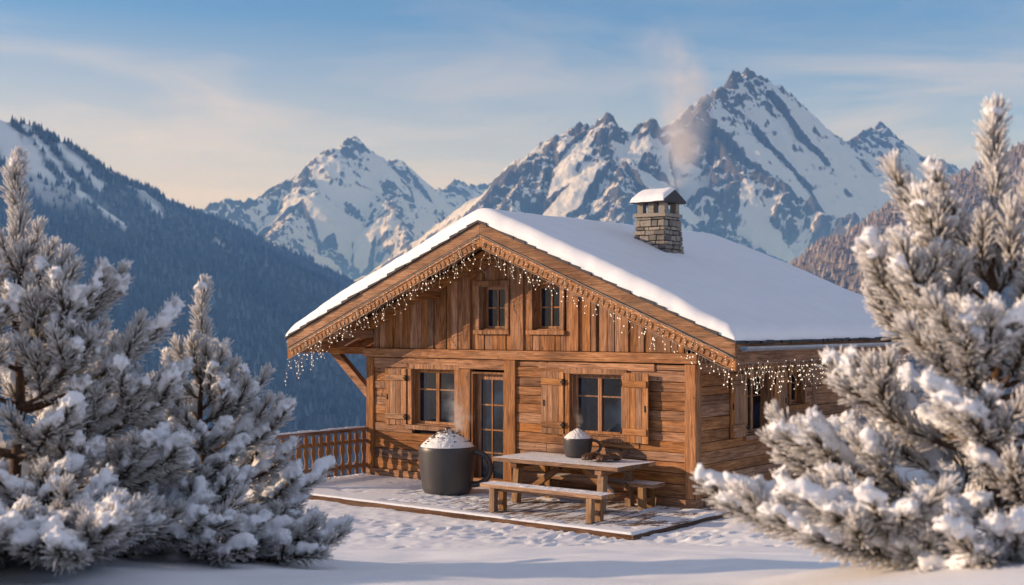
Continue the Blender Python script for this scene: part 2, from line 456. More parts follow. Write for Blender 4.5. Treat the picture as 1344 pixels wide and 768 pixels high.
def spurs(crest, base, slope, s, rs, sub=3, lean=.45, toward=-1, step=1, skew=0.0, drop=0.0):
    """side ridges running down from a crest towards the camera, with their own side ridges"""
    out = []
    for i in range(0, len(crest), step):
        x, y, z = crest[i]
        h = (z - base) * (1 - drop); z = base + h; y = y + toward * drop * h * 1.2
        if h < 60: continue
        Lh = h / slope; a = rs.uniform(-lean, lean) + skew
        n = 6; pts = []
        for k in range(n + 1):
            t = k / n
            pts.append((x + Lh * t * a + rs.normal() * Lh * .03 * (k > 0), y + toward * Lh * t + rs.normal() * Lh * .02 * (k > 0),
                        z - h * (t ** .85) * .97 + (rs.normal() * h * .02 if k else 0)))
        out.append((pts, s))
        for k in range(1, n - 1):
            for sd in (-1, 1):
                if rs.rand() > .72: continue
                bx, by, bz = pts[k]; hh = bz - base
                l2 = hh / slope * rs.uniform(.45, .8); a2 = sd * rs.uniform(.5, 1.3)
                out.append(([(bx, by, bz - 8), (bx + l2 * .5 * a2, by + toward * l2 * .5, bz - hh * .36), (bx + l2 * a2 * .95, by + toward * l2, bz - hh * .75)], s * 1.05))
    return out

def mk_rock(name, forest_z, fade, snow_lo=.3, snow_hi=.5, sc=1.0, rockc=((.05, .052, .062), (.15, .145, .15))):
    m, nt, b, out = newmat(name)
    geo = nd(nt, 'ShaderNodeNewGeometry'); pos = geo.outputs['Position']
    sp = nd(nt, 'ShaderNodeSeparateXYZ'); nt.links.new(geo.outputs['Normal'], sp.inputs[0])
    pz = nd(nt, 'ShaderNodeSeparateXYZ'); nt.links.new(pos, pz.inputs[0])
    q = nd(nt, 'ShaderNodeMapping'); q.inputs['Scale'].default_value = (.010 * sc, .010 * sc, .004 * sc); nt.links.new(pos, q.inputs[0])
    n1 = noise(nt, q.outputs[0], 1.0, 7, .68); n2 = noise(nt, q.outputs[0], 5, 5, .7)
    nn = mth(nt, 'ADD', mth(nt, 'MULTIPLY', n1, .6), mth(nt, 'MULTIPLY', n2, .4))
    rk = mth(nt, 'ADD', attr(nt, 'rock').outputs['Fac'], mth(nt, 'MULTIPLY', mth(nt, 'SUBTRACT', nn, .5), 1.0))
    rock = ramp(nt, n2, [(.3, rockc[0]), (.7, rockc[1])])
    sf = ramp(nt, rk, [(snow_lo, (1, 1, 1)), (snow_hi, (0, 0, 0))])
    c = mix(nt, sf, rock, (.74, .77, .83))
    if forest_z is not None:
        q2 = nd(nt, 'ShaderNodeMapping'); q2.inputs['Scale'].default_value = (.0035 * sc, .0016 * sc, .0010 * sc); nt.links.new(pos, q2.inputs[0])
        n3 = noise(nt, q2.outputs[0], 1.0, 7, .68)
        f = mth(nt, 'SUBTRACT', mth(nt, 'ADD', pz.outputs[2], mth(nt, 'MULTIPLY', mth(nt, 'SUBTRACT', n3, .5), fade * 4.0)), forest_z)
        ff = mth(nt, 'MULTIPLY_ADD', f, -1.0 / fade, .5, clamp=True)
        sv = noise(nt, pos, .06 * sc, 3, .7)
        fc = ramp(nt, sv, [(.35, (.03, .038, .042)), (.6, (.07, .08, .085)), (.75, (.22, .23, .24))])
        c = mix(nt, ff, c, fc)
    nt.links.new(c, b.inputs['Base Color'])
    b.inputs['Roughness'].default_value = .85; b.inputs['Specular IOR Level'].default_value = .1
    bump(nt, b, nn, .5, 60 / sc); return m

rs = np.random.RandomState(4)
# --- the high massif on the right, 8 to 9.5 km away
def lay(pts, keys):
    kx, ky = zip(*keys)
    return [at(px, py, float(np.interp(px, kx, ky))) for px, py in pts]
BIG = lay([(590, 292), (620, 262), (655, 240), (690, 213), (712, 200), (735, 172), (752, 160), (770, 160), (795, 144), (815, 163),
       (838, 158), (852, 150), (880, 158), (905, 150), (925, 122), (945, 112), (962, 96), (984, 88), (1003, 104), (1016, 116), (1040, 146), (1060, 156), (1085, 170),
       (1110, 184), (1130, 176), (1150, 158), (1166, 176), (1195, 196), (1220, 206), (1258, 216), (1310, 240), (1400, 285), (1500, 300)],
       [(590, 7000), (735, 8000), (852, 7900), (905, 7900), (984, 8900), (1150, 12200), (1260, 14600), (1500, 17000)])
rid = [(BIG, 1.12)]
rid += spurs([p for i, p in enumerate(BIG) if i in (1, 3, 5, 8, 11, 14, 20, 29)], -300, .60, 1.0, rs, lean=.25, drop=.16)
# the lit shoulder coming forward on its left, ending in a steep nose
SH = [at(*p) for p in [(795, 146, 7950), (790, 185, 7700), (800, 205, 7400), (815, 250, 6900), (800, 300, 6300), (770, 345, 5900)]]
rid += [(SH, .85)]
SH2 = [at(*p) for p in [(735, 172, 8000), (705, 222, 7600), (660, 262, 7100), (600, 312, 6500), (530, 350, 6100), (470, 395, 5900)]]
rid += [(SH2, .8)]
terrain('rocky_massif', 380, 1480, 4300, 15600, 620, 600, rid, -380, mk_rock('massif_rock', 250, 130, .36, .56), warp=75, wl=520, namp=45, nl=420, seed=2, rib=95, ribl=420, conc=5000.)
# --- the farther peak in the middle, 12 km away
MID = lay([(200, 300), (262, 272), (280, 262), (293, 254), (312, 262), (345, 254), (372, 238), (400, 222), (420, 207), (437, 188), (460, 178), (474, 186), (490, 206), (504, 216),
       (520, 205), (540, 228), (556, 243), (580, 246), (600, 234), (618, 240), (660, 235), (760, 260)], [(200, 10200), (437, 11600), (460, 12000), (520, 13800), (620, 16200), (760, 17500)])
rid = [(MID, 1.15)] + spurs([p for i, p in enumerate(MID) if i in (1, 3, 6, 10, 14, 18)], -200, .58, 1.0, rs, lean=.25, drop=.15)
PN = [at(*p) for p in [(400, 222, 11400), (410, 248, 11000), (395, 270, 10800), (370, 300, 10000), (340, 330, 9300)]]
PN2 = [at(*p) for p in [(500, 216, 12700), (508, 240, 11900), (520, 270, 10800), (540, 320, 10000), (560, 350, 9400)]]
rid += [(PN, .8), (PN2, .8)]
terrain('distant_peak', 60, 860, 8200, 17600, 430, 400, rid, -380, mk_rock('peak_rock', 380, 160, .46, .66, .8), warp=90, wl=600, namp=55, nl=480, seed=5, rib=110, ribl=520, conc=5000.)

# --- the wooded hill on the left and the one on the right
def mk_hill(name, dark, lite):
    m, nt, b, out = newmat(name)
    cl = attr(nt, 'clear').outputs['Fac']
    geo = nd(nt, 'ShaderNodeNewGeometry')
    n = noise(nt, geo.outputs['Position'], .05, 4, .7)
    c = mix(nt, cl, ramp(nt, n, [(.35, dark), (.7, lite)]), (.80, .82, .86))
    nt.links.new(c, b.inputs['Base Color']); b.inputs['Roughness'].default_value = .9; b.inputs['Specular IOR Level'].default_value = .1
    return m
def mk_forest(name, stops):
    m, nt, b, out = newmat(name)
    f = attr(nt, 'frost').outputs['Fac']
    nt.links.new(ramp(nt, f, stops), b.inputs['Base Color'])
    b.inputs['Roughness'].default_value = .9; b.inputs['Specular IOR Level'].default_value = .1
    return m
def forest(name, label, X, Y, H, clear, n, rsd, mat, hmin, hmax, wr, clump=300.):
    ny, nx = X.shape
    ix = rsd.rand(n) * (nx - 1); iy = rsd.rand(n) * (ny - 1)
    i0 = ix.astype(int); j0 = iy.astype(int); i0 = np.minimum(i0, nx - 2); j0 = np.minimum(j0, ny - 2); fx = ix - i0; fy = iy - j0
    def bl(A): return (A[j0, i0] * (1 - fx) * (1 - fy) + A[j0, i0 + 1] * fx * (1 - fy) + A[j0 + 1, i0] * (1 - fx) * fy + A[j0 + 1, i0 + 1] * fx * fy)
    px, py, pz, pc = bl(X), bl(Y), bl(H), bl(clear)
    u = 672 + FPX * px / py; v = 424 - FPX * (pz - CAMZ) / py
    keep = (u > -60) & (u < 1400) & (v < 800) & (pc < rsd.rand(n) * .9) & (pz > -370)
    px, py, pz = px[keep], py[keep], pz[keep]; k = len(px)
    h = rsd.uniform(hmin, hmax, k) * (1 + .3 * perlin(px / 90, py / 90)); r = h * wr * rsd.uniform(.8, 1.2, k)
    seg = 5; a = np.linspace(0, 2 * np.pi, seg, endpoint=False)[None] + rsd.rand(k, 1) * 6
    # two stacked cones per conifer
    def ring(rr, zz): return np.stack([px[:, None] + rr[:, None] * np.cos(a), py[:, None] + rr[:, None] * np.sin(a), np.repeat((pz + zz)[:, None], seg, 1)], -1)
    Vv = np.concatenate([ring(r, h * .05), ring(r * .45, h * .5), np.stack([px, py, pz + h], -1)[:, None]], 1)
    b0 = (np.arange(k) * (2 * seg + 1))[:, None]
    Q = np.concatenate([np.stack([b0[:, 0] + q, b0[:, 0] + (q + 1) % seg, b0[:, 0] + seg + (q + 1) % seg, b0[:, 0] + seg + q], -1) for q in range(seg)])
    T = np.concatenate([np.stack([b0[:, 0] + seg + q, b0[:, 0] + seg + (q + 1) % seg, b0[:, 0] + 2 * seg], -1) for q in range(seg)])
    fr = np.clip(.45 + .35 * perlin(px / clump, py / clump) + rsd.normal(0, .2, k), 0, 1)
    fr = np.repeat(fr[:, None], 2 * seg + 1, 1); fr[:, -1] += .12
    o = np_mesh(name, Vv.reshape(-1, 3), [Q, T], mat, None, False, {'frost': fr.ravel()})
    tag(o, label, 'forest', kind='stuff'); return o
def with_clear(o, cl):
    a = o.data.attributes.new('clear', 'FLOAT', 'POINT'); a.data.foreach_set('value', cl.ravel().astype(np.float32))

LH = [at(*p) for p in [(-260, 75, 2500), (-110, 124, 2550), (0, 158, 2650), (42, 164, 2700), (72, 180, 2750), (105, 192, 2800), (160, 222, 2900), (215, 255, 3000), (262, 278, 3100), (305, 303, 3200), (350, 318, 3300), (405, 345, 3420), (450, 366, 3520), (500, 392, 3650), (580, 430, 3850), (700, 480, 4100), (850, 545, 4300), (1000, 600, 4400)]]
rid = [(LH, .66)]
rs2 = np.random.RandomState(9)
for i in (0, 2, 4, 6, 8, 10, 12):
    x, y, z = LH[i]; L = (z + 300) / .55
    rid.append(([(x, y, z - 10), (x + L * .28, y - L * .45, z - (z + 300) * .50), (x + L * .6, y - L * .85, z - (z + 300) * .95)], .8))
o, X, Y, H = terrain('wooded_hill', -260, 1060, 900, 4800, 300, 260, rid, -380, mk_hill('hill_floor', (.035, .045, .055), (.10, .12, .14)), warp=90, wl=420, namp=34, nl=330, seed=3)  # floor colours carry the blue of haze and shade
U = 672 + FPX * X / Y; Vp = 424 - FPX * (H - CAMZ) / Y
sl = X * .62 - Y * .78                         # down-slope coordinate for avalanche tracks
tr = fbm((X * .78 + Y * .62) / 170., sl / 900., 4, .55)
cl = sstep(-.02, .12, tr) * sstep(190, 330, H + 90 * fbm(X / 200, Y / 200, 3))
rag = 7 * fbm(X / 70., Y / 70., 4, .6)
for (ax, ay, bx, by, wd_) in ((80, 192, 132, 246, 9), (34, 166, 108, 256, 5), (108, 256, 165, 296, 3.5), (-10, 150, 42, 206, 11), (283, 317, 303, 331, 4), (196, 268, 214, 284, 4)):
    t_ = np.clip(((U - ax) * (bx - ax) + (Vp - ay) * (by - ay)) / ((bx - ax) ** 2 + (by - ay) ** 2), 0, 1)
    cl = np.maximum(cl, sstep(wd_, wd_ * .4, np.hypot(U - ax - t_ * (bx - ax), Vp - ay - t_ * (by - ay)) + rag))
with_clear(o, cl)
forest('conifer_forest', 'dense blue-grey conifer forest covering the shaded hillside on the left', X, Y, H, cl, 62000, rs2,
       mk_forest('forest_shade', [(0, (.04, .052, .07)), (.5, (.085, .108, .14)), (1, (.20, .235, .28))]), 10, 19, .25)  # frost tones, with blue haze and shade mixed into the colour

RH = [at(*p) for p in [(560, 640, 2900), (720, 540, 2700), (820, 475, 2600), (900, 432, 2500), (980, 392, 2350), (1040, 352, 2300), (1075, 334, 2250), (1110, 315, 2200), (1180, 285, 2100), (1240, 244, 2050), (1290, 214, 2000), (1330, 192, 2000), (1400, 160, 1950), (1560, 130, 1900)]]
rid = [(RH, .62)]
for i in (6, 8, 10, 12):
    x, y, z = RH[i]; L = (z + 300) / .55
    rid.append(([(x, y, z - 6), (x - L * .35, y - L * .5, z - (z + 300) * .5), (x - L * .7, y - L * .9, z - (z + 300) * .95)], .8))
o, X, Y, H = terrain('sunlit_hill', 500, 1600, 800, 3200, 260, 220, rid, -380, mk_hill('lit_hill_floor', (.10, .085, .08), (.26, .24, .235)), warp=60, wl=350, namp=26, nl=260, seed=8)  # floor colours warmed and brightened to carry the sunlight
cl = sstep(.25, .45, fbm(X / 150., Y / 150., 4, .6)) * .7
with_clear(o, cl)
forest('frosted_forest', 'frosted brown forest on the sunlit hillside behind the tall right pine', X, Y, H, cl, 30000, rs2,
       mk_forest('forest_lit', [(0, (.15, .125, .115)), (.5, (.27, .235, .22)), (1, (.46, .43, .41))]), 8, 15, .3)  # frost tones, with warm sunlight mixed into the colour

# thin blue haze lying over the valley and the ranges beyond
mb = MB().box(-16000, 16000, 700, 19000, -420, 2600)
hm = bpy.data.materials.new('valley_haze'); hm.use_nodes = True; nt = hm.node_tree
for n in list(nt.nodes): nt.nodes.remove(n)
o_ = nt.nodes.new('ShaderNodeOutputMaterial'); v_ = nt.nodes.new('ShaderNodeVolumeScatter'); nt.links.new(v_.outputs[0], o_.inputs['Volume'])
v_.inputs['Color'].default_value = (.16, .42, 1, 1); v_.inputs['Density'].default_value = 3.8e-5
hz = mb.build('haze', hm); tag(hz, None, None, kind='structure')
hm2 = hm.copy(); hm2.name = 'low_haze'; hm2.node_tree.nodes['Volume Scatter'].inputs['Density'].default_value = 1.7e-4
hz = MB().box(-15000, 15000, 350, 16000, -415, 230).build('valley_haze', hm2); tag(hz, None, None, kind='structure')

# ================================================================== CHALET
XC = -3.8                      # ridge line
EAVE = 5.12                    # half width of the roof
RZ, SL = 4.87, .411            # top of the roof boards at the ridge, and their slope
YF, YB = -1.03, 7.2
CH = thing('wooden_chalet', 'weathered timber chalet with snow-covered gable roof and stone chimney', 'chalet', C0, HROT)
def roofz(x): return RZ - SL * abs(x - XC)

# walls: boards laid one by one around the openings
def hboards(mb, lo, hi, z0, z1, opens, put, hmin=.15, hmax=.22):
    z = z0
    while z < z1 - .02:
        h = min(random.uniform(hmin, hmax), z1 - z)
        if z1 - z - h < .08: h = z1 - z
        cuts = sorted([(a, b) for a, b, c, d in opens if c < z + h - .005 and d > z + .005])
        x = lo; spans = []
        for a, b in cuts:
            if a > x: spans.append((x, a))
            x = max(x, b)
        if x < hi: spans.append((x, hi))
        for a, b in spans:
            if b - a > 3.0 and random.random() < .6:
                c = random.uniform(a + .8, b - .8); sp2 = [(a, c - .002), (c + .002, b)]
            else: sp2 = [(a, b)]
            for p, q in sp2: put(mb, p, q, z + .004, z + h - .004)
        z += h
OP1 = (-6.36, -5.24, 1.08, 2.18); OPD = (-4.82, -4.02, 0.0, 2.16); OP2 = (-2.52, -1.42, 1.10, 2.18)
mb = MB()
def putf(mb, a, b, z0, z1):
    d = random.uniform(-.012, .012); mb.box(a, b, -.035 + d, .06, z0, z1, jit=.003)
hboards(mb, -7.42, -.12, .16, 2.38, [OP1, OPD, OP2], putf)
mb.build('front_wall', M['wood_x'], CH, bevel=.006)
# dark core behind boards and windows
mb = MB()
mb.prism([(-7.36, .0), (-.16, .0), (-.16, 2.95), (XC, 4.55), (-7.36, 2.95)], .30, 6.0)
mb.build('inner_core', M['interior'], CH)
mb = MB()
mb.box(-7.42, OP1[0], .062, .30, 0, 2.5); mb.box(OP1[1], OPD[0], .062, .30, 0, 2.5); mb.box(OPD[1], OP2[0], .062, .30, 0, 2.5); mb.box(OP2[1], -.13, .062, .30, 0, 2.5)
mb.box(OP1[0], OP1[1], .062, .30, 0, OP1[2]); mb.box(OP2[0], OP2[1], .062, .30, 0, OP2[2])
mb.build('wall_backing', M['interior'], CH)
# gable: upright boards of uneven width
OG1 = (-4.62, -4.0, 2.95, 3.78); OG2 = (-3.36, -2.74, 2.95, 3.78)
mb = MB(); x = -7.42
while x < -.16:
    wd = min(random.uniform(.11, .2), -.14 - x); xm = x + wd / 2
    top = roofz(xm) - .12
    d = random.choice((-.04, -.03, -.03, -.012)); segs = [(2.58, top)]
    for a, b, c, e in (OG1, OG2):
        if x + wd > a and x < b: segs = [(2.58, c), (e, top)]
    for a, b in segs:
        if b - a < .05: continue
        t0, t1 = (roofz(x + .004) - .12, roofz(x + wd - .004) - .12) if b == top else (b, b)
        vs = [(x + .004, d, a), (x + wd - .004, d, a), (x + wd - .004, .06, a), (x + .004, .06, a), (x + .004, d, t0), (x + wd - .004, d, t1), (x + wd - .004, .06, t1), (x + .004, .06, t0)]
        mb.add(vs, [(3, 2, 1, 0), (4, 5, 6, 7), (0, 1, 5, 4), (1, 2, 6, 5), (2, 3, 7, 6), (3, 0, 4, 7)])
    x += wd
mb.build('gable_wall', M['wood_z'], CH, bevel=.005)
# right side wall, left wall and back wall
SW1 = (1.72, 2.60, 1.10, 2.16); SW2 = (3.42, 4.0, 1.55, 2.18)
mb = MB()
def puts(mb, a, b, z0, z1):
    d = random.uniform(-.012, .012); mb.box(-.06, .035 + d, a, b, z0, z1, jit=.003)
hboards(mb, .13, 6.2, .16, 2.78, [SW1, SW2], puts)
mb.build('side_wall', M['wood_y'], CH, bevel=.006)
mb = MB()
def putl(mb, a, b, z0, z1): mb.box(-7.535, -7.44, a, b, z0, z1, jit=.003)
hboards(mb, .13, 6.2, .16, 2.78, [], putl)
mb.build('side_wall', M['wood_y'], CH)
mb = MB()
def putb(mb, a, b, z0, z1): mb.box(a, b, 6.14, 6.22, z0, z1, jit=.003)
hboards(mb, -7.42, -.12, .16, 2.8, [], putb)
mb.prism([(-7.4, 2.8), (-.14, 2.8), (XC, 4.7)], 6.14, 6.2)
mb.build('back_wall', M['wood_x'], CH)
# sill beams, posts and the long floor beam
mb = MB().box(-7.60, .06, -.085, .2, -.05, .155, jit=.004); mb.build('sill_beam', M['wood_x'], CH, bevel=.012)
mb = MB().box(-.1, .085, .205, 6.25, -.05, .155, jit=.004); mb.build('sill_beam', M['wood_y'], CH, bevel=.012)
mb = MB().box(-.155, .062, -.075, .125, .158, 2.398, jit=.004); mb.build('corner_post', M['wood_z'], CH, bevel=.014)
mb = MB().box(-7.61, -7.40, -.075, .125, .158, 2.398, jit=.004); mb.build('corner_post', M['wood_z'], CH, bevel=.014)
mb = MB().box(-4.00, -3.74, -.09, .06, .158, 2.398, jit=.004); mb.build('post', M['wood_z'], CH, bevel=.014)
mb = MB().box(-5.20, -4.84, -.07, .06, .158, 2.20, jit=.004); mb.build('post', M['wood_z'], CH, bevel=.014)
mb = MB().box(-.05, .06, 4.34, 4.52, .158, 2.78, jit=.003); mb.build('post', M['wood_z'], CH, bevel=.012)
mb = MB().box(-7.66, .10, -.115, .15, 2.40, 2.575, jit=.004); mb.build('floor_beam', M['wood_x'], CH, bevel=.014)
mb = MB().box(-7.395, -4.005, -.065, .05, 2.205, 2.392, jit=.003); mb.build('lintel', M['wood_x'], CH, bevel=.012)
mb = MB().box(-3.22, -.75, -.055, .05, 2.255, 2.385, jit=.003); mb.build('lintel', M['wood_x'], CH, bevel=.012)
mb = MB().box(-2.62, -1.05, -.07, .05, .93, 1.035, jit=.003); mb.build('ledge', M['wood_x'], CH, bevel=.01)
# uprights in the gable
for x0, x1, top in ((-5.02, -4.84, 0), (-3.86, -3.56, 0), (-2.46, -2.32, 0), (-2.02, -1.94, 0)):
    mb = MB().box(x0, x1, -.075, .03, 2.58, roofz((x0 + x1) / 2) - .2, jit=.003); mb.build('gable_post', M['wood_z'], CH, bevel=.01)
# rafters lying on the gable wall, just below the roof
for s in (-1, 1):
    mb = MB(); mb.bar((XC + s * .05, -.09, roofz(XC) - .30), (XC + s * 3.75, -.09, roofz(XC + 3.75) - .30), .22, .1)
    mb.build('rafter', M['wood_x'], CH, bevel=.01)
mb = MB()   # curved collar boards under the peak
for i in range(8):
    a0, a1 = R(152 - i * 15.5), R(152 - (i + 1) * 15.5)
    mb.bar((XC + 1.15 * math.cos(a0), -.12, 3.55 + .75 * math.sin(a0)), (XC + 1.15 * math.cos(a1), -.12, 3.55 + .75 * math.sin(a1)), .13, .06, rnd=.4)
mb.build('collar_arch', M['wood_x'], CH)
# purlins that carry the overhang
for x in (XC, XC - 1.95, XC + 1.95, XC - 3.75, XC + 3.75):
    zt = roofz(x) - .125
    mb = MB().box(x - .13, x + .13, YF + .10, .05, zt - .26, zt - (.03 if x != XC else .05), jit=.004)
    mb.box(x - .10, x + .10, YF + .30, .05, zt - .42, zt - .265, jit=.004)
    mb.build('purlin', M['wood_y'], CH, bevel=.012)
# diagonal brace under the left eave, and its purlin
mb = MB(); mb.bar((-7.56, .02, 1.62), (-8.62, .02, 2.50), .17, .15); mb.build('brace', M['wood_x'], CH, bevel=.012)
mb = MB().box(-8.72, -7.62, -.06, .10, 2.44, 2.60, jit=.004); mb.build('tie_beam', M['wood_x'], CH, bevel=.012)
# roof boards with broken slates at the edge
mb = MB()
tk = .10
mb.prism([(XC - EAVE, roofz(XC - EAVE)), (XC, RZ), (XC, RZ - tk), (XC - EAVE, roofz(XC - EAVE) - tk)], YF + .055, YB)
mb.prism([(XC, RZ), (XC + EAVE, roofz(XC + EAVE)), (XC + EAVE, roofz(XC + EAVE) - tk), (XC, RZ - tk)], YF + .055, YB)
roof = mb.build('roof', M['wood_y'], CH)
mb = MB()
for s in (-1, 1):
    d = 0
    while d < EAVE - .02:
        l = random.uniform(.18, .34); e = min(d + l, EAVE + .03)
        zo = random.uniform(.008, .03)
        for y0, y1 in ((YF - random.uniform(.025, .07), YF + .3), (YB - .3, YB + .06)):
            mb.add([(XC + s * d, y0, roofz(XC + d) + .004), (XC + s * e, y0, roofz(XC + e) + .004), (XC + s * e, y1, roofz(XC + e) + .004), (XC + s * d, y1, roofz(XC + d) + .004),
                    (XC + s * d, y0, roofz(XC + d) + zo + .012), (XC + s * e, y0, roofz(XC + e) + zo + .035), (XC + s * e, y1, roofz(XC + e) + zo + .035), (XC + s * d, y1, roofz(XC + d) + zo + .012)],
                   [(3, 2, 1, 0), (4, 5, 6, 7), (0, 1, 5, 4), (1, 2, 6, 5), (2, 3, 7, 6), (3, 0, 4, 7)] if s > 0 else [(0, 1, 2, 3), (7, 6, 5, 4), (4, 5, 1, 0), (5, 6, 2, 1), (6, 7, 3, 2), (7, 4, 0, 3)])
        d += l * .97
    y = YF + .3
    while y < YB - .3:                       # slates showing along the eaves
        l = random.uniform(.16, .32); xe = XC + s * EAVE; o2 = random.uniform(.02, .07)
        a, b2 = sorted((xe - s * .3, xe + s * o2))
        zz = roofz(xe) + random.uniform(.0, .02)
        mb.box(a, b2, y, y + l - .006, zz - .01, zz + .035, jit=.004)
        y += l
mb.build('slates', M['slate'], roof)
# snow on the roof
def roof_snow():
    nx, ny = 150, 170
    ox, oy = EAVE + .015, .03
    u = np.linspace(-1, 1, nx); u = np.sign(u) * (1 - (1 - np.abs(u)) ** 1.35)
    v = np.linspace(-1, 1, ny); v = np.sign(v) * (1 - (1 - np.abs(v)) ** 1.6)
    X, Y = np.meshgrid(XC + u * ox, (YF - oy + YB + oy) / 2 + v * (YB - YF + 2 * oy) / 2)
    ex_ = ox - np.abs(X - XC); ey_ = np.minimum(Y - (YF - oy), (YB + oy) - Y)
    def rnd_(e, r): t = np.clip(e / r, 0, 1); return np.sqrt(np.clip(1 - (1 - t) ** 2, 0, 1))
    T = .25 + .02 * fbm(X * .5, Y * .5, 3) + .012 * fbm(X * 2.0, Y * 2.0 + 5, 3)
    T = T * (1 - .35 * sstep(1.4, .0, ex_)) + .07 * np.exp(-((X + 2.16) ** 2 / .5 + (Y - 2.3) ** 2 / .45)) + .03 * fbm(X * .9, Y * .35, 4)
    base = RZ + .03 - SL * (np.sqrt((X - XC) ** 2 + .16 ** 2) - .10)
    eyw = ey_ + .03 * fbm(X * 3.0, Y * 1.0 + 9, 3)
    Z = base + T * rnd_(ex_, .22) * rnd_(np.clip(eyw, 0, 9), .17) + .006 * fbm(X * 5, Y * 3, 3) * sstep(.1, .4, ex_)
    Z = np.where((ex_ < 1e-6) | (ey_ < 1e-6), RZ + .028 - SL * np.abs(X - XC), Z)
    return np_mesh('snow', np.stack([X, Y, Z], -1).reshape(-1, 3), grid_faces(nx, ny), M['roofsnow'], roof)
roof_snow()
# verge boards: an upper board and a lower one set back, on each slope
for s in (-1, 1):
    xa, xb = XC, XC + s * (EAVE - .01)
    def slab(d0, d1, y0, y1):
        m_ = MB(); a, b2 = roofz(xa), roofz(xb)
        m_.prism([(xa, a - d0), (xb, b2 - d0), (xb, b2 - d1), (xa, a - d1)] if s > 0 else [(xb, b2 - d0), (xa, a - d0), (xa, a - d1), (xb, b2 - d1)], y0, y1); return m_
    slab(.0, .20, YF, YF + .05).build('verge_board', M['lwood_x'], CH, bevel=.006)
    slab(.202, .235, YF + .02, YF + .05).build('verge_strip', M['slate'], CH)
    slab(.237, .43, YF + .012, YF + .052).build('verge_board', M['lwood_x'], CH, bevel=.006)
for s in (-1, 1):
    mb = MB(); d = .12
    while d < EAVE - .12:
        for z0, hh in ((.36, .085),):
            xm = XC + s * d; zz = roofz(xm) - z0
            mb.bar((xm - s * .028, YF + .0025, zz + SL * .028), (xm + s * .028, YF + .0025, zz - SL * .028), hh, .015, rnd=.45)
        d += .105
    mb.bar((XC + s * .03, YF + .0035, roofz(XC + .03) - .262), (XC + s * (EAVE - .04), YF + .0035, roofz(XC + EAVE - .04) - .262), .036, .015, rnd=.6)
    mb.build('carved_trim', M['lwood_x'], CH)
# eaves: fascia board and gutter
for s in (-1, 1):
    xe = XC + s * EAVE; zz = roofz(xe)
    a, b2 = sorted((xe - s * .012, xe - s * .06))
    mb = MB().box(a, b2, YF + .06, YB - .02, zz - .30, zz - .02, jit=.002); mb.build('fascia', M['wood_y'], CH)
    mb = MB(); prof = [(.075 * math.cos(t), .075 * math.sin(t)) for t in np.linspace(math.pi, 2 * math.pi, 9)] + [(.065 * math.cos(t), .065 * math.sin(t)) for t in np.linspace(2 * math.pi, math.pi, 9)]
    mb.prism([(xe + s * .07 + p, zz - .05 + q) for p, q in prof], YF + .12, YB)
    mb.build('gutter', M['zinc'], CH)
    mb = MB().box(min(xe - s * .1, xe - s * 1.25), max(xe - s * .1, xe - s * 1.25), YF + .06, YB - .05, zz - .115, zz - .102)
# rafter tails under the right eave
for k in range(9):
    y = .35 + k * .72
    for s in (-1, 1):
        mb = MB(); mb.bar((XC + s * 3.85, y, roofz(XC + 3.85) - .19), (XC + s * (EAVE - .07), y, roofz(XC + EAVE) - .17), .14, .1); mb.build('rafter_tail', M['wood_x'], CH)
mb = MB().box(-.02, .14, .0, 6.2, 2.80, 2.98, jit=.003); mb.build('wall_plate', M['wood_y'], CH, bevel=.01)
mb = MB().box(-7.72, -7.56, .16, 6.2, 2.80, 2.98, jit=.003); mb.build('wall_plate', M['wood_y'], CH, bevel=.01)

# windows: casing > reveal, sash, pane.  local frame: x along the wall, -y outwards
def window(loc, rot, wd, ht, split=True, transom=.36, casing=.10, depth=.15, sill=True, dark='wood'):
    mb = MB(); c = casing; p = -.065
    mb.box(-c, 0, p, .0, -.0, ht, jit=.002); mb.box(wd, wd + c, p, .0, 0, ht, jit=.002)
    mb.box(-c - .02, wd + c + .02, p - .006, .0, ht + .001, ht + c, jit=.002)
    if sill: mb.box(-c - .03, wd + c + .03, p - .035, .0, -c * .9, -.001, jit=.002)
    t = .022
    mb.box(0, t, .001, depth, t, ht - t); mb.box(wd - t, wd, .001, depth, t, ht - t); mb.box(0, wd, .001, depth, 0, t - .001); mb.box(0, wd, .001, depth, ht - t + .001, ht)
    o = mb.build('window', M['wood_z'], CH, bevel=.006, loc=loc, rotz=rot)
    mb = MB(); f = .05; y0, y1 = depth - .055, depth - .012; a, b2 = t + .001, wd - t - .001; za, zb = t + .001, ht - t - .001
    mb.box(a, a + f, y0, y1, za, zb); mb.box(b2 - f, b2, y0, y1, za, zb); mb.box(a + f, b2 - f, y0, y1, za, za + f); mb.box(a + f, b2 - f, y0, y1, zb - f, zb)
    if split: mb.box(wd / 2 - .038, wd / 2 - .002, y0 - .008, y1 - .004, za + f, zb - f); mb.box(wd / 2 + .002, wd / 2 + .038, y0 - .006, y1 - .006, za + f, zb - f)
    else: mb.box(wd / 2 - .016, wd / 2 + .016, y0 + .004, y1 - .004, za + f, zb - f)
    zt = zb - (zb - za) * transom
    mb.box(a + f, wd / 2 - .04, y0 + .008, y1 - .008, zt - .014, zt + .014); mb.box(wd / 2 + .04, b2 - f, y0 + .008, y1 - .008, zt - .014, zt + .014)
    mb.build('sash', M['lwood_z'], o, bevel=.004)
    mb = MB().box(a + .01, b2 - .01, depth - .03, depth - .024, za + .01, zb - .01); mb.build('pane', M['glass'], o)
    return o
def Wf(op, **k): return window((op[0], -.0, op[2]), 0, op[1] - op[0], op[3] - op[2], **k)
Wf(OP1); Wf(OP2)
Wf(OG1, split=False, casing=.09, transom=.5, depth=.17); Wf(OG2, split=False, casing=.09, transom=.5, depth=.17)
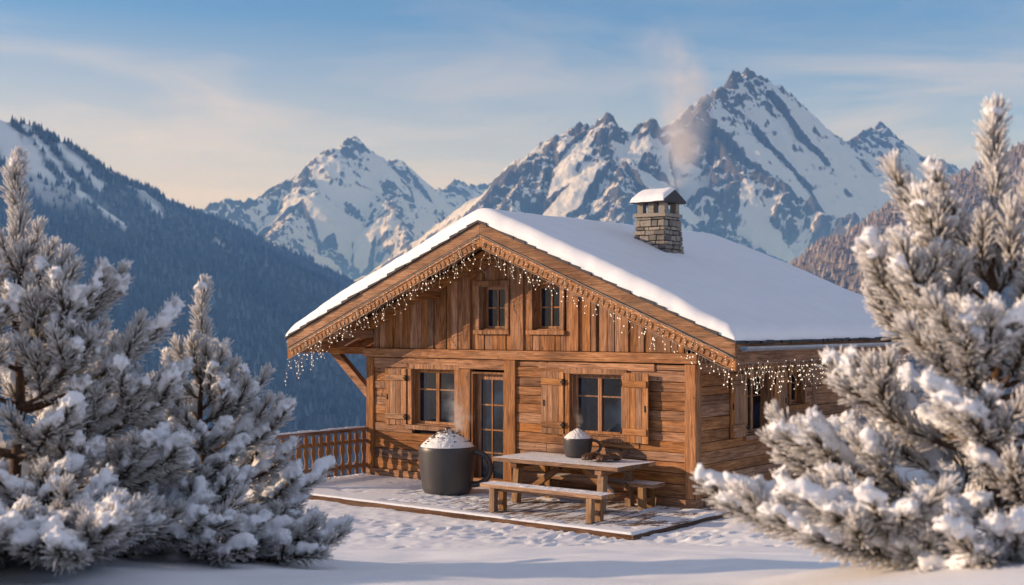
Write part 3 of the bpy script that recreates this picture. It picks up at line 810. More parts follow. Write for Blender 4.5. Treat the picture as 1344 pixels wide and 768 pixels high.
for op in (SW1, SW2):
    window((0.0, op[0], op[2]), math.pi / 2, op[1] - op[0], op[3] - op[2], casing=.09, split=op is SW1)
# glazed door
wd, ht = OPD[1] - OPD[0], OPD[3]
mb = MB(); t = .03
mb.box(0, t, -.05, .17, .0, ht - .002); mb.box(wd - t, wd, -.05, .17, .0, ht - .002); mb.box(t + .001, wd - t - .001, -.05, .17, ht - .04, ht - .002); mb.box(t + .001, wd - t - .001, -.03, .17, 0, .05)
f = .10
mb.box(t + .002, t + f, .08, .125, .052, ht - .042); mb.box(wd - t - f, wd - t - .002, .08, .125, .052, ht - .042); mb.box(t + f, wd - t - f, .08, .125, ht - .15, ht - .042); mb.box(t + f, wd - t - f, .08, .125, .052, .16)
mb.box(wd / 2 - .016, wd / 2 + .016, .085, .12, .16, ht - .15)
for z in (.62, 1.05, 1.52): mb.box(t + f, wd / 2 - .018, .088, .118, z, z + .03); mb.box(wd / 2 + .018, wd - t - f, .088, .118, z, z + .03)
door = mb.build('door', M['wood_z'], CH, bevel=.005, loc=(OPD[0], 0, 0))
MB().box(t + f - .01, wd - t - f + .01, .103, .108, .15, ht - .14).build('pane', M['glass'], door)
hb = MB(); hb.tube([(wd - t - .05, .08, 1.0), (wd - t - .05, .03, 1.0), (wd - t - .15, .03, 1.0)], .011, 8); hb.build('handle', M['iron'], door)

# shutters of upright boards with two battens
def shutter(loc, rot, wd, ht, hinge_side=1):
    mb = MB(); n = 4; x = 0
    ws = [random.uniform(.8, 1.2) for _ in range(n)]; tot = sum(ws)
    for q in ws:
        l = q / tot * wd; mb.box(x + .003, x + l - .003, -.03, 0, random.uniform(0, .012), ht - random.uniform(0, .012), jit=.002); x += l
    o = mb.build('shutter', M['lwood_z'], CH, bevel=.004, loc=loc, rotz=rot)
    for z in (ht * .16, ht * .84):
        MB().box(.015, wd - .015, -.062, -.031, z - .055, z + .055, jit=.002).build('batten', M['lwood_x'], o, bevel=.005)
        xx = wd - .02 if hinge_side > 0 else .02
        hb = MB(); hb.box(xx - .02, xx + .03 * hinge_side + .02, -.075, -.063, z - .018, z + .018); hb.tube([(xx + .035 * hinge_side, -.05, z - .05), (xx + .035 * hinge_side, -.05, z + .05)], .014, 8)
        hb.build('hinge', M['iron'], o)
    lb = MB(); xx = .06 if hinge_side > 0 else wd - .06
    lb.box(xx - .012, xx + .012, -.045, -.031, ht * .5 - .06, ht * .5 + .05); lb.build('latch', M['iron'], o)
    return o
shutter((-7.06, -.05, 1.05), 0, .57, 1.13, 1)
shutter((-3.14, -.05, 1.08), 0, .50, 1.13, 1)
shutter((-1.36, -.075, 1.03), R(-7), .56, 1.2, -1)
shutter((.05, 1.10, 1.08), math.pi / 2, .52, 1.12, 1)
shutter((.05, 2.72, 1.10), math.pi / 2, .50, 1.10, -1)

# chimney of rough stone courses, with slab, pillars and a little gabled cap
CHX0, CHX1, CHY0, CHY1 = -2.46, -1.84, 2.03, 2.58
zb0, ztop = 4.15, 5.08
def taper(z): return .075 * (1 - (z - zb0) / (ztop - zb0))
mb = MB()
mb.add([(x, y, z) for z, e in ((zb0, .055), (ztop, -.02)) for x, y in ((CHX0 - e, CHY0 - e), (CHX1 + e, CHY0 - e), (CHX1 + e, CHY1 + e), (CHX0 - e, CHY1 + e))],
       [(4, 5, 6, 7), (0, 1, 5, 4), (1, 2, 6, 5), (2, 3, 7, 6), (3, 0, 4, 7)])
chim = mb.build('chimney', M['mortar'], CH)
mb = MB(); z = zb0
while z < ztop - .03:
    h = min(random.uniform(.07, .13), ztop - z); e = taper(z)
    for side in range(4):
        lo, hi = (CHX0 - e, CHX1 + e) if side % 2 == 0 else (CHY0 - e, CHY1 + e)
        p = lo
        while p < hi - .01:
            l = random.uniform(.1, .26); q = min(p + l, hi)
            if hi - q < .07: q = hi
            pr = random.uniform(.0, .03); g_ = .007
            if side == 0: mb.box(p + g_, q - g_, CHY0 - e - pr, CHY0 + .05, z + g_, z + h - g_, jit=.009)
            if side == 2: mb.box(p + g_, q - g_, CHY1 - .05, CHY1 + e + pr, z + g_, z + h - g_, jit=.009)
            if side == 1: mb.box(CHX1 - .05, CHX1 + e + pr, p + g_, q - g_, z + g_, z + h - g_, jit=.009)
            if side == 3: mb.box(CHX0 - e - pr, CHX0 + .05, p + g_, q - g_, z + g_, z + h - g_, jit=.009)
            p = q
    z += h
mb.build('stonework', M['stone'], chim, bevel=.012)
MB().box(CHX0 - .04, CHX1 + .04, CHY0 - .04, CHY1 + .04, ztop + .002, ztop + .075, jit=.008).build('slab', M['stone'], chim, bevel=.01)
for x in (CHX0 + .07, (CHX0 + CHX1) / 2, CHX1 - .07):
    for y in (CHY0 + .07, CHY1 - .07):
        MB().box(x - .06, x + .06, y - .06, y + .06, ztop + .077, ztop + .27, jit=.006).build('pillar', M['stone'], chim)
zc = ztop + .272; ym = (CHY0 + CHY1) / 2; hw = (CHY1 - CHY0) / 2 + .12
mb = MB(); mb.prism([(ym - hw, zc), (ym + hw, zc), (ym + hw, zc + .045), (ym, zc + .25), (ym - hw, zc + .045)], CHX0 - .07, CHX1 + .07, axis='x')
mb.build('cap', M['slate'], chim)
nx_, ny_ = 40, 40
X, Y = np.meshgrid(np.linspace(CHX0 - .07, CHX1 + .07, nx_), np.linspace(ym - hw - .01, ym + hw + .01, ny_))
e = np.minimum(np.minimum(X - X.min(), X.max() - X), np.minimum(Y - Y.min(), Y.max() - Y))
Z = zc + .06 + .205 * (1 - np.sqrt(((Y - ym) / hw) ** 2 + .02)) + .10 * np.sqrt(np.clip(1 - (1 - np.clip(e / .1, 0, 1)) ** 2, 0, 1)) - .04 + .015 * fbm(X * 4, Y * 4, 3)
np_mesh('snow', np.stack([X, Y, Z], -1).reshape(-1, 3), grid_faces(nx_, ny_), M['snow'], chim)

# ================================================================== DECK, RAILING
DK = thing('wooden_deck', None, None, C0, HROT); DK['kind'] = 'structure'
mb = MB(); x = -7.75
while x < .60:
    l = min(random.uniform(.13, .15), .605 - x)
    if l < .04: break
    mb.box(x + .003, x + l - .003, -2.80, .22, -.035 + random.uniform(-.004, .004), 0, jit=.002); x += l
mb.build('planks', M['deckwood'], DK)
mb = MB(); mb.box(-7.75, .605, -2.852, -2.803, -.085, .003, jit=.004); mb.build('edge_board', M['dark_x'], DK, bevel=.006)
mb = MB(); mb.box(.607, .65, -2.852, .22, -.085, .003, jit=.004); mb.build('edge_board', M['dark_y'], DK, bevel=.006)
MB().box(-7.7, .58, -2.75, .2, -.5, -.045).build('joists', M['interior'], DK)
def deck_snow():
    nx, ny = 330, 130
    X, Y = np.meshgrid(np.linspace(-7.7, .62, nx), np.linspace(-2.84, -.10, ny))
    h = .5 + .5 * fbm(X * 1.1 + 4, Y * 1.3, 5, .6)
    # swept clear round the table and along the boards
    table = np.exp(-(((X + 1.5) / 1.7) ** 2 + ((Y + 1.45) / .85) ** 2))
    lines = fbm(X * 8.0, Y * .9 + 3, 4, .6)
    c = h + .16 - .85 * table + .20 * lines + .22 * sstep(-2.45, -2.75, Y) + .10 * sstep(-4.0, -6.5, X) 
    e = np.minimum(np.minimum(X - X.min(), X.max() - X), np.minimum(Y - Y.min(), Y.max() - Y))
    Z = -.012 + np.clip((c - .40) * 4.5, -.2, 1.2) * .034 * sstep(-.01, .05, e) + .004 * fbm(X * 9, Y * 9, 3)
    Z = np.where(e < 1e-6, -.014, Z)
    return np_mesh('snow', np.stack([X, Y, Z], -1).reshape(-1, 3), grid_faces(nx, ny), M['snow'], DK)
deck_snow()

RL = thing('wooden_railing', 'brown wooden balustrade with wavy cut balusters at the open end of the deck', 'railing', w(-7.62, 0, 0), HROT)
y0, y1 = -2.80, -.09
MB().box(-.06, .06, y0, y1, .90, .97, jit=.003).build('top_rail', M['wood_y'], RL, bevel=.01)
MB().box(-.035, .035, y0, y1, .67, .74, jit=.002).build('middle_rail', M['wood_y'], RL, bevel=.008)
MB().box(-.04, .04, y0, y1, .17, .25, jit=.002).build('bottom_rail', M['wood_y'], RL, bevel=.008)
MB().box(-.07, .07, y0 - .14, y0 - .002, 0, 1.02, jit=.003).build('post', M['wood_z'], RL, bevel=.01)
prof = [(.044, .06), (.044, .14), (.060, .2), (.058, .26), (.034, .34), (.030, .42), (.060, .52), (.064, .58), (.044, .66), (.034, .72), (.054, .78), (.056, .84), (.032, .88), (.030, .905)]
nb = 14
bal = None
for k in range(nb):
    yy = y0 + .1 + (y1 - y0 - .2) * k / (nb - 1)
    if bal is None:
        mb = MB(); pl = [(a, b_) for a, b_ in prof] + [(-a, b_) for a, b_ in reversed(prof)]
        mb.prism(pl, .042, .072, axis='x'); bal = mb.build('baluster', M['lwood_z'], RL, bevel=.004, loc=(0, yy, 0))
    else:
        c = bal.copy(); COL.objects.link(c); c.location = (0, yy, 0)
snow_patch('snow', RL, -.055, .055, y0, y1, .97, .035, 3, .8, .02)
cen = []; rad = []
for k in range(nb - 1):
    yy = y0 + .1 + (y1 - y0 - .2) * (k + .5) / (nb - 1)
    for j in range(5):
        cen.append((.02 + random.uniform(-.02, .02), yy + random.uniform(-.05, .05), .25 + random.uniform(-.005, .02))); rad.append(random.uniform(.025, .04))
for k in range(150): cen.append((random.uniform(-.06, .1), random.uniform(y0, y1), .01)); rad.append(random.uniform(.02, .05))
V, F = blobs(cen, rad); sn = np_mesh('snow', V, F, M['snow'], RL); bake_remesh(sn, .012, 2)

# ================================================================== TABLE, BENCHES, MUGS
TX0, TX1, TY0, TY1 = -3.20, -.60, -1.40, -.26
tc = ((TX0 + TX1) / 2, (TY0 + TY1) / 2)
TB = thing('picnic_table', 'heavy wooden trestle table dusted with snow in front of the shuttered window', 'table', w(tc[0], tc[1]), HROT)
hx, hy = (TX1 - TX0) / 2, (TY1 - TY0) / 2
mb = MB(); n = 5
for k in range(n):
    a = -hy + 2 * hy * k / n; mb.box(-hx + random.uniform(-.01, .01), hx + random.uniform(-.01, .01), a + .004, a + 2 * hy / n - .004, .695, .765, jit=.002)
mb.build('tabletop', M['tablewood'], TB, bevel=.006)
for sx in (-1, 1):
    x = sx * (hx - .42)
    for sy in (-1, 1):
        mb = MB(); mb.bar((x, sy * (hy - .14), 0.0), (x, sy * (hy - .20), .60), .13, .12, up=(0, 1, 0)); mb.build('leg', M['tablewood_z'], TB, bevel=.008)
    MB().box(x - .07, x + .07, -hy + .06, hy - .06, .602, .693, jit=.002).build('cross_bar', M['wood_y'], TB, bevel=.008)
    MB().box(x - .05, x + .05, -hy + .21, hy - .21, .16, .27, jit=.002).build('foot_rail', M['wood_y'], TB, bevel=.008)
    mb = MB(); mb.bar((x - sx * .07, 0, .24), (x - sx * .62, 0, .62), .10, .09); mb.build('brace', M['tablewood'], TB, bevel=.006)
MB().box(-hx + .48, hx - .48, -.045, .045, .63, .692).build('stretcher', M['tablewood'], TB, bevel=.006)
snow_patch('snow', TB, -hx + .01, hx - .01, -hy + .01, hy - .01, .765, .010, 21, .56, .018, fr=7.0)

def bench(name, label, x0, x1, y0, y1, h, seed, cover):
    B = thing(name, label, 'bench', w((x0 + x1) / 2, (y0 + y1) / 2), HROT, 'wooden benches at the table')
    hx, hy = (x1 - x0) / 2, (y1 - y0) / 2
    mb = MB(); mb.box(-hx, hx, -hy, -.003, h - .065, h, jit=.002); mb.box(-hx, hx, .003, hy, h - .065, h, jit=.002); mb.build('seat', M['tablewood'], B, bevel=.006)
    for sx in (-1, 1):
        x = sx * (hx - .25)
        for sy in (-1, 1):
            MB().box(x - .055, x + .055, sy * (hy - .055) - .05, sy * (hy - .055) + .05, 0, h - .067, jit=.003).build('leg', M['tablewood_z'], B, bevel=.008)
        MB().box(x - .035, x + .035, -hy + .11, hy - .11, .10, .17, jit=.002).build('cross_bar', M['wood_y'], B, bevel=.006)
    MB().box(-hx + .26, hx - .26, -.03, .03, h - .125, h - .068, jit=.002).build('stretcher', M['tablewood'], B, bevel=.006)
    snow_patch('snow', B, -hx + .005, hx - .005, -hy + .005, hy - .005, h, .012, seed, cover - .1, .016, fr=7.0)
    return B
bench('wooden_bench', 'snow-dusted wooden bench standing free on the open front of the deck', -2.68, -.25, -2.35, -2.0, .45, 33, .75)
bench('wooden_bench', 'wooden bench tucked between the table and the chalet wall', -2.85, -.42, -.62, -.24, .43, 44, .68)

def mug(name, label, loc, r, h, dome, ang, seed, flakes):
    T = thing(name, label, 'mug', loc, 0)
    rb = r * .79; c = h * .22
    prof = [(.001, .0), (rb * .90, .0)]
    for t in np.linspace(0, 1, 9)[1:]:
        a = t * math.pi / 2
        prof.append((rb * .90 + (rb * .22) * math.sin(a), c * (1 - math.cos(a)) * .9))
    r0 = prof[-1][0]; z0 = prof[-1][1]
    for t in np.linspace(0, 1, 10)[1:]: prof.append((r0 + (r - r0) * (1 - (1 - t) ** 2.1), z0 + (h - z0) * t))
    th = r * .06
    prof += [(r - th * .15, h + th * .25), (r - th * .5, h + th * .35), (r - th * .85, h + th * .2), (r - th, h - .01 * h)]
    for t in np.linspace(0, 1, 5)[1:]: prof.append((r - th - r * .05 * t, h * (1 - .35 * t)))
    mb = MB().lathe(prof, 64); mb.build('mug_body', M['mug'], T)
    d = Vector((math.cos(ang), math.sin(ang), 0)); pts = []
    ra = r * .93
    for t in np.linspace(0, 1, 18):
        a = math.pi / 2 - t * math.pi * 1.02
        ox = max(0, math.cos(a)) ** .75 * r * .66; z = h * .56 + math.sin(a) * h * .335 - .03 * h * t
        base = ra if t < .5 else ra - r * .07 * ((t - .5) * 2)
        pts.append(d * (base + ox - r * .03) + Vector((0, 0, z)))
    pts = [pts[0] - d * r * .05] + pts + [pts[-1] - d * r * .05]
    mb = MB(); mb.tube(pts, r * .10, 14, sx=1.25); mb.build('handle', M['mug'], T)
    # whipped cream heap
    nr, ns = 40, 96; rr = np.linspace(0, 1, nr)[:, None]; aa = np.linspace(0, 2 * np.pi, ns, endpoint=False)[None]
    X = rr * np.cos(aa); Y = rr * np.sin(aa)
    Z = dome * (np.clip(1 - rr ** 1.25, 0, 1) ** 1.0) * (.92) + dome * .14 * np.sqrt(np.clip(1 - rr ** 2, 0, 1))
    lump = fbm(X * 3.6 + seed, Y * 3.6, 4, .6, True)
    Z = Z + dome * .17 * lump * np.sqrt(np.clip(1 - rr ** 4, 0, 1)) + dome * .04 * fbm(X * 14, Y * 14 + seed, 3)
    Rr = (r - th * .9) * (1 + .03 * fbm(X * 4, Y * 4 + 9, 3) * rr)
    V = np.stack([X * Rr, Y * Rr, h - .01 * h + Z], -1).reshape(-1, 3)
    i = np.arange(nr * ns).reshape(nr, ns); j = np.roll(i, -1, 1)
    F = np.stack([i[:-1], i[1:], j[1:], j[:-1]], -1).reshape(-1, 4)
    cr = np_mesh('whipped_cream', V, F, M['cream'], T)
    # chocolate shavings on the cream
    mb = MB(); rz = np.random.RandomState(seed)
    for k in range(flakes):
        ir = int(np.clip(abs(rz.normal(.33, .26)), 0, .92) * (nr - 1)); ia = rz.randint(ns)
        p = Vector(V[ir * ns + ia]); q = Matrix.Rotation(rz.uniform(0, 6.28), 3, 'Z') @ Matrix.Rotation(rz.normal(0, .7), 3, 'X')
        l, ww, t2 = rz.uniform(.5, 1.3) * r * .055, rz.uniform(.4, 1) * r * .028, r * .012
        vs = [p + Vector((0, 0, t2)) + q @ Vector((x * l, y * ww, z * t2)) for z in (-1, 1) for x, y in ((-1, -1), (1, -1), (1, 1), (-1, 1))]
        mb.add(vs, [(3, 2, 1, 0), (4, 5, 6, 7), (0, 1, 5, 4), (1, 2, 6, 5), (2, 3, 7, 6), (3, 0, 4, 7)])
    fl = mb.build('chocolate_shavings', M['choc'], cr); fl['kind'] = 'stuff'
    return T
GM = w(-4.44, -1.17, .012)
mug('giant_mug', 'giant dark mug heaped with cream and shavings, standing on the deck', GM, .515, .84, .29, R(-12), 3, 120)
SM = w(-2.01, -.52, .772)
mug('dark_mug', 'smaller dark mug topped with whipped cream on the picnic table', SM, .255, .325, .145, R(-12), 8, 14)

# a pair of gloves lying on the table
def glove(label, loc, rot, seed, flip=1):
    T = thing('folded_glove', label, 'glove', loc, rot, 'gloves on the table'); T.scale = (1.45, 1.45, 1.6); rz = np.random.RandomState(seed)
    cen = []; rad = []
    for k in range(150):
        u = rz.rand(); v = rz.uniform(-1, 1)
        cen.append((-.10 + .17 * u, v * .062 * (1 - .2 * u), .038 + .012 * math.sin(u * 3))); rad.append(.030 + .006 * rz.rand())
    for f_, (yy, L) in enumerate(((-.052, .055), (-.018, .075), (.016, .07), (.048, .05))):
        for t in np.linspace(0, 1, 9):
            cen.append((.06 + L * t, yy * flip, .042 + .02 * t * (1 - t) * 3 - .012 * t)); rad.append(.025)
    for t in np.linspace(0, 1, 8): cen.append((-.03 + .10 * t, flip * (.075 + .025 * t), .03)); rad.append(.022)
    V, F = blobs(cen, rad, .9); o = np_mesh('glove_hand', V, F, M['leather'], T); bake_remesh(o, .008, 3)
    mb = MB(); mb.lathe([(.058, 0), (.064, .0), (.066, .05), (.060, .055), (.050, .05), (.046, 0)], 24)
    mb.v = [(-.105 - z, x * 1.15, .042 + y * .62) for x, y, z in mb.v]
    mb.build('cuff', M['cuff'], T)
    return T
glove('brown leather glove lying flat on the table, nearest the small mug', w(-1.50, -.86, .772), R(-75) + HROT, 2)
glove('brown leather glove lying turned away, farther from the small mug', w(-1.20, -.80, .772), R(-108) + HROT, 5, -1)

# ================================================================== FAIRY LIGHTS
def lights(label, path, nstr, lmin, lmax, loc, rot, dens=None, seam=None):
    T = thing('icicle_lights', label, 'string lights', loc, rot, None)
    rz = np.random.RandomState(len(label)); P = [Vector(p) for p in path]
    cb = MB(); pos = []
    def along(t):
        k = t * (len(P) - 1); i = min(int(k), len(P) - 2); return P[i].lerp(P[i + 1], k - i)
    pts = [along(t) + Vector((rz.normal() * .004, 0, rz.normal() * .006)) for t in np.linspace(0, 1, 60)]
    cb.tube(pts, .005, 4)
    for k in range(nstr):
        t = (k + rz.uniform(-.3, 1.3)) / nstr; t = min(max(t, 0.0), 1.0); p = along(t)
        L = rz.uniform(lmin, lmax) * (dens(t) if dens else 1)
        n = max(1, int(L / .075)); q = [p]; x = p.copy()
        for j in range(n):
            x = x + Vector((rz.normal() * .03, rz.normal() * .03, -L / n)); q.append(x.copy())
            if rz.rand() < .82: pos.append(x + Vector((rz.normal() * .012, rz.normal() * .01, 0)))
        if len(q) > 1: cb.tube(q, .0028, 3, cap=False)
    for t in np.linspace(0, 1, int((P[-1] - P[0]).length / .3)):
        pos.append(along(t) + Vector((0, -.01, rz.normal() * .01)))
    cb.build('cable', M['cable'], T)
    def bulbmesh():
        V, F = blobs([(0, 0, 0)], [.0095], 1.35); return V, F
    rz.shuffle(pos); first = None
    for p in pos[:100]:
        if first is None:
            V, F = bulbmesh(); first = np_mesh('bulb', V, F, M['bulb'], T); o = first
        else: o = first.copy(); COL.objects.link(o)
        o.location = p; s = rz.uniform(.65, 1.25); o.scale = (s, s, s)
    if len(pos) > 100:
        V, F = blobs([tuple(p) for p in pos[100:]], rz.uniform(.005, .0115, len(pos) - 100), 1.3)
        o = np_mesh('bulb', V, F, M['bulb'], T); o['kind'] = 'stuff'
    return T
yv = YF - .012
def vz(s, d): return roofz(XC + s * d) - .44
lights('warm icicle lights hanging along the gable slope above the railing and brace', [(XC - d, yv, vz(-1, d)) for d in (EAVE - .05, .1)], 78, .07, .44, C0, HROT, dens=lambda t: 1.0 + .75 * max(0, 1 - t * 4) - .25 * t)
lights('warm icicle lights hanging along the gable slope on the chimney side', [(XC + d, yv, vz(1, d)) for d in (.1, EAVE - .05)], 70, .05, .38, C0, HROT, dens=lambda t: 1.1 - .5 * math.sin(t * math.pi))
lights('warm icicle lights hanging below the side eave above the side windows', [(XC + EAVE + .0, y, roofz(XC + EAVE) - .31) for y in (YF + .1, 5.8)], 110, .12, .52, C0, HROT)
# a straight string along the seam of the verge boards
for s, lab in ((-1, 'string of tiny lights draped over the verge board on the railing side of the gable'), (1, 'string of tiny lights draped over the verge board on the chimney side of the gable')):
    T = thing('rope_lights', lab, 'string lights', C0, HROT)
    P0 = Vector((XC, YF - .008, roofz(XC) - .218)); P1 = Vector((XC + s * (EAVE - .03), YF - .008, roofz(XC + EAVE) - .218))
    cb = MB(); cb.tube([P0.lerp(P1, t) + Vector((0, 0, random.uniform(-.006, .006))) for t in np.linspace(0, 1, 40)], .007, 5)
    pos = []
    for k in range(46):                      # short drops hanging over the face of the lower board
        p = P0.lerp(P1, (k + random.random()) / 46) + Vector((0, -.012, 0)); q = [p]; n_ = random.randint(1, 4)
        for j in range(n_):
            p = p + Vector((random.uniform(-.012, .012), random.uniform(-.004, .002), -random.uniform(.035, .055))); q.append(p); pos.append(p)
        cb.tube(q, .0025, 3, cap=False)
    cb.build('cable', M['cable'], T); random.shuffle(pos); first = None
    for p in pos[:100]:
        if first is None: V, F = blobs([(0, 0, 0)], [.0050], 1.3); first = np_mesh('bulb', V, F, M['bulb'], T); o = first
        else: o = first.copy(); COL.objects.link(o)
        o.location = p
    V, F = blobs([tuple(p) for p in pos[100:]], np.full(len(pos) - 100, .0045), 1.3); o = np_mesh('bulb', V, F, M['bulb'], T); o['kind'] = 'stuff'

# ================================================================== SMOKE AND STEAM
def plume(name, label, loc, ht, r0, r1, bend, dens, nscale, col, fade_lo=.08, peak=.25, seed=0.):
    hw = max(r0, r1) + abs(bend) + .15
    mb = MB(); mb.box(-hw, hw, -r1 - .1, r1 + .1, 0, ht)
    m = bpy.data.materials.new(name); m.use_nodes = True; nt = m.node_tree
    for n in list(nt.nodes): nt.nodes.remove(n)
    out = nt.nodes.new('ShaderNodeOutputMaterial'); pv = nt.nodes.new('ShaderNodeVolumePrincipled')
    nt.links.new(pv.outputs[0], out.inputs['Volume'])
    pv.inputs['Color'].default_value = (*col, 1); pv.inputs['Anisotropy'].default_value = .2
    co = coord(nt); sp = nd(nt, 'ShaderNodeSeparateXYZ'); nt.links.new(co, sp.inputs[0])
    z = mth(nt, 'DIVIDE', sp.outputs[2], ht)
    q = nd(nt, 'ShaderNodeVectorMath', operation='ADD'); nt.links.new(co, q.inputs[0]); q.inputs[1].default_value = (seed, seed * 2, -seed)
    wob = nd(nt, 'ShaderNodeTexNoise'); wob.inputs['Scale'].default_value = nscale * .45; wob.inputs['Detail'].default_value = 2; nt.links.new(q.outputs[0], wob.inputs['Vector'])
    ws = nd(nt, 'ShaderNodeSeparateXYZ'); nt.links.new(wob.outputs['Color'], ws.inputs[0])
    cx = mth(nt, 'MULTIPLY', mth(nt, 'SINE', mth(nt, 'MULTIPLY', z, 4.6)), bend)
    cx = mth(nt, 'ADD', cx, mth(nt, 'MULTIPLY', mth(nt, 'SUBTRACT', ws.outputs[0], .5), r1 * 1.6))
    cy = mth(nt, 'MULTIPLY', mth(nt, 'SUBTRACT', ws.outputs[1], .5), r1 * 1.0)
    zf = mth(nt, 'MULTIPLY', z, 3.5, clamp=True); cx = mth(nt, 'MULTIPLY', cx, zf); cy = mth(nt, 'MULTIPLY', cy, zf)
    rad = mth(nt, 'SQRT', mth(nt, 'ADD', mth(nt, 'POWER', mth(nt, 'SUBTRACT', sp.outputs[0], cx), 2), mth(nt, 'POWER', mth(nt, 'SUBTRACT', sp.outputs[1], cy), 2)))
    rr = mth(nt, 'MULTIPLY_ADD', mth(nt, 'POWER', z, .6), r1 - r0, r0)
    core = mth(nt, 'SUBTRACT', 1.0, mth(nt, 'DIVIDE', rad, rr), clamp=True)
    nz = ramp(nt, noise(nt, q.outputs[0], nscale, 4, .6), [(.38, (0, 0, 0)), (.65, (1, 1, 1))])
    fz = ramp(nt, z, [(0, (.0, .0, .0)), (fade_lo, (.8,) * 3), (peak, (1,) * 3), (min(.95, peak + .25), (.3,) * 3), (1, (0, 0, 0))])
    d = mth(nt, 'MULTIPLY', mth(nt, 'MULTIPLY', mth(nt, 'POWER', core, 1.3), nz), mth(nt, 'MULTIPLY', fz, dens))
    nt.links.new(d, pv.inputs['Density'])
    o = mb.build(name, m, None, loc=loc); return tag(o, label, name.split('_')[-1])
plume('chimney_smoke', 'pale pinkish smoke drifting up from the stone chimney', w(-1.95, 2.3, 5.60) + Vector((.15, 0, 0)), 3.3, .20, .85, .30, 12.0, 1.5, (.99, .95, .94), .05, .24, 1.3)
plume('steam', 'faint steam rising from the giant mug', GM + Vector((.18, -.1, 1.0)), 1.0, .10, .32, .07, 9.0, 5, (.95, .95, .95), .15, .35, 2.1)
plume('steam', 'faint steam rising from the small mug on the table', SM + Vector((.0, 0, .42)), .5, .05, .14, .03, 9.0, 9, (.95, .95, .95), .15, .35, 4.2)

# ================================================================== SNOWY PINES
def polyline(p0, dirh, length, a, b, rz, n=9, wig=.03):
    """branch leaving p0 along horizontal direction dirh; a = start slope, b = end slope"""
    pts = [np.array(p0)]; d0 = np.array(dirh) / np.linalg.norm(dirh)
    yaw = rz.normal(0, .10)
    for k in range(1, n + 1):
        t = k / n; sl = a + (b - a) * t
        c, s_ = math.cos(yaw * t * 2), math.sin(yaw * t * 2)
        d = np.array([d0[0] * c - d0[1] * s_, d0[0] * s_ + d0[1] * c, sl]); d /= np.linalg.norm(d)
        pts.append(pts[-1] + d * length / n + rz.normal(0, wig * length / n, 3))
    return np.array(pts)
def resample(P, s):
    seg = np.linalg.norm(np.diff(P, axis=0), axis=1); cs = np.concatenate([[0], np.cumsum(seg)]); s = np.clip(s, 0, cs[-1] - 1e-6)
    i = np.clip(np.searchsorted(cs, s, 'right') - 1, 0, len(seg) - 1); t = (s - cs[i]) / seg[i]
    d = np.diff(P, axis=0)[i] / seg[i][:, None]
    return P[i] + (P[i + 1] - P[i]) * t[:, None], d, cs[-1]

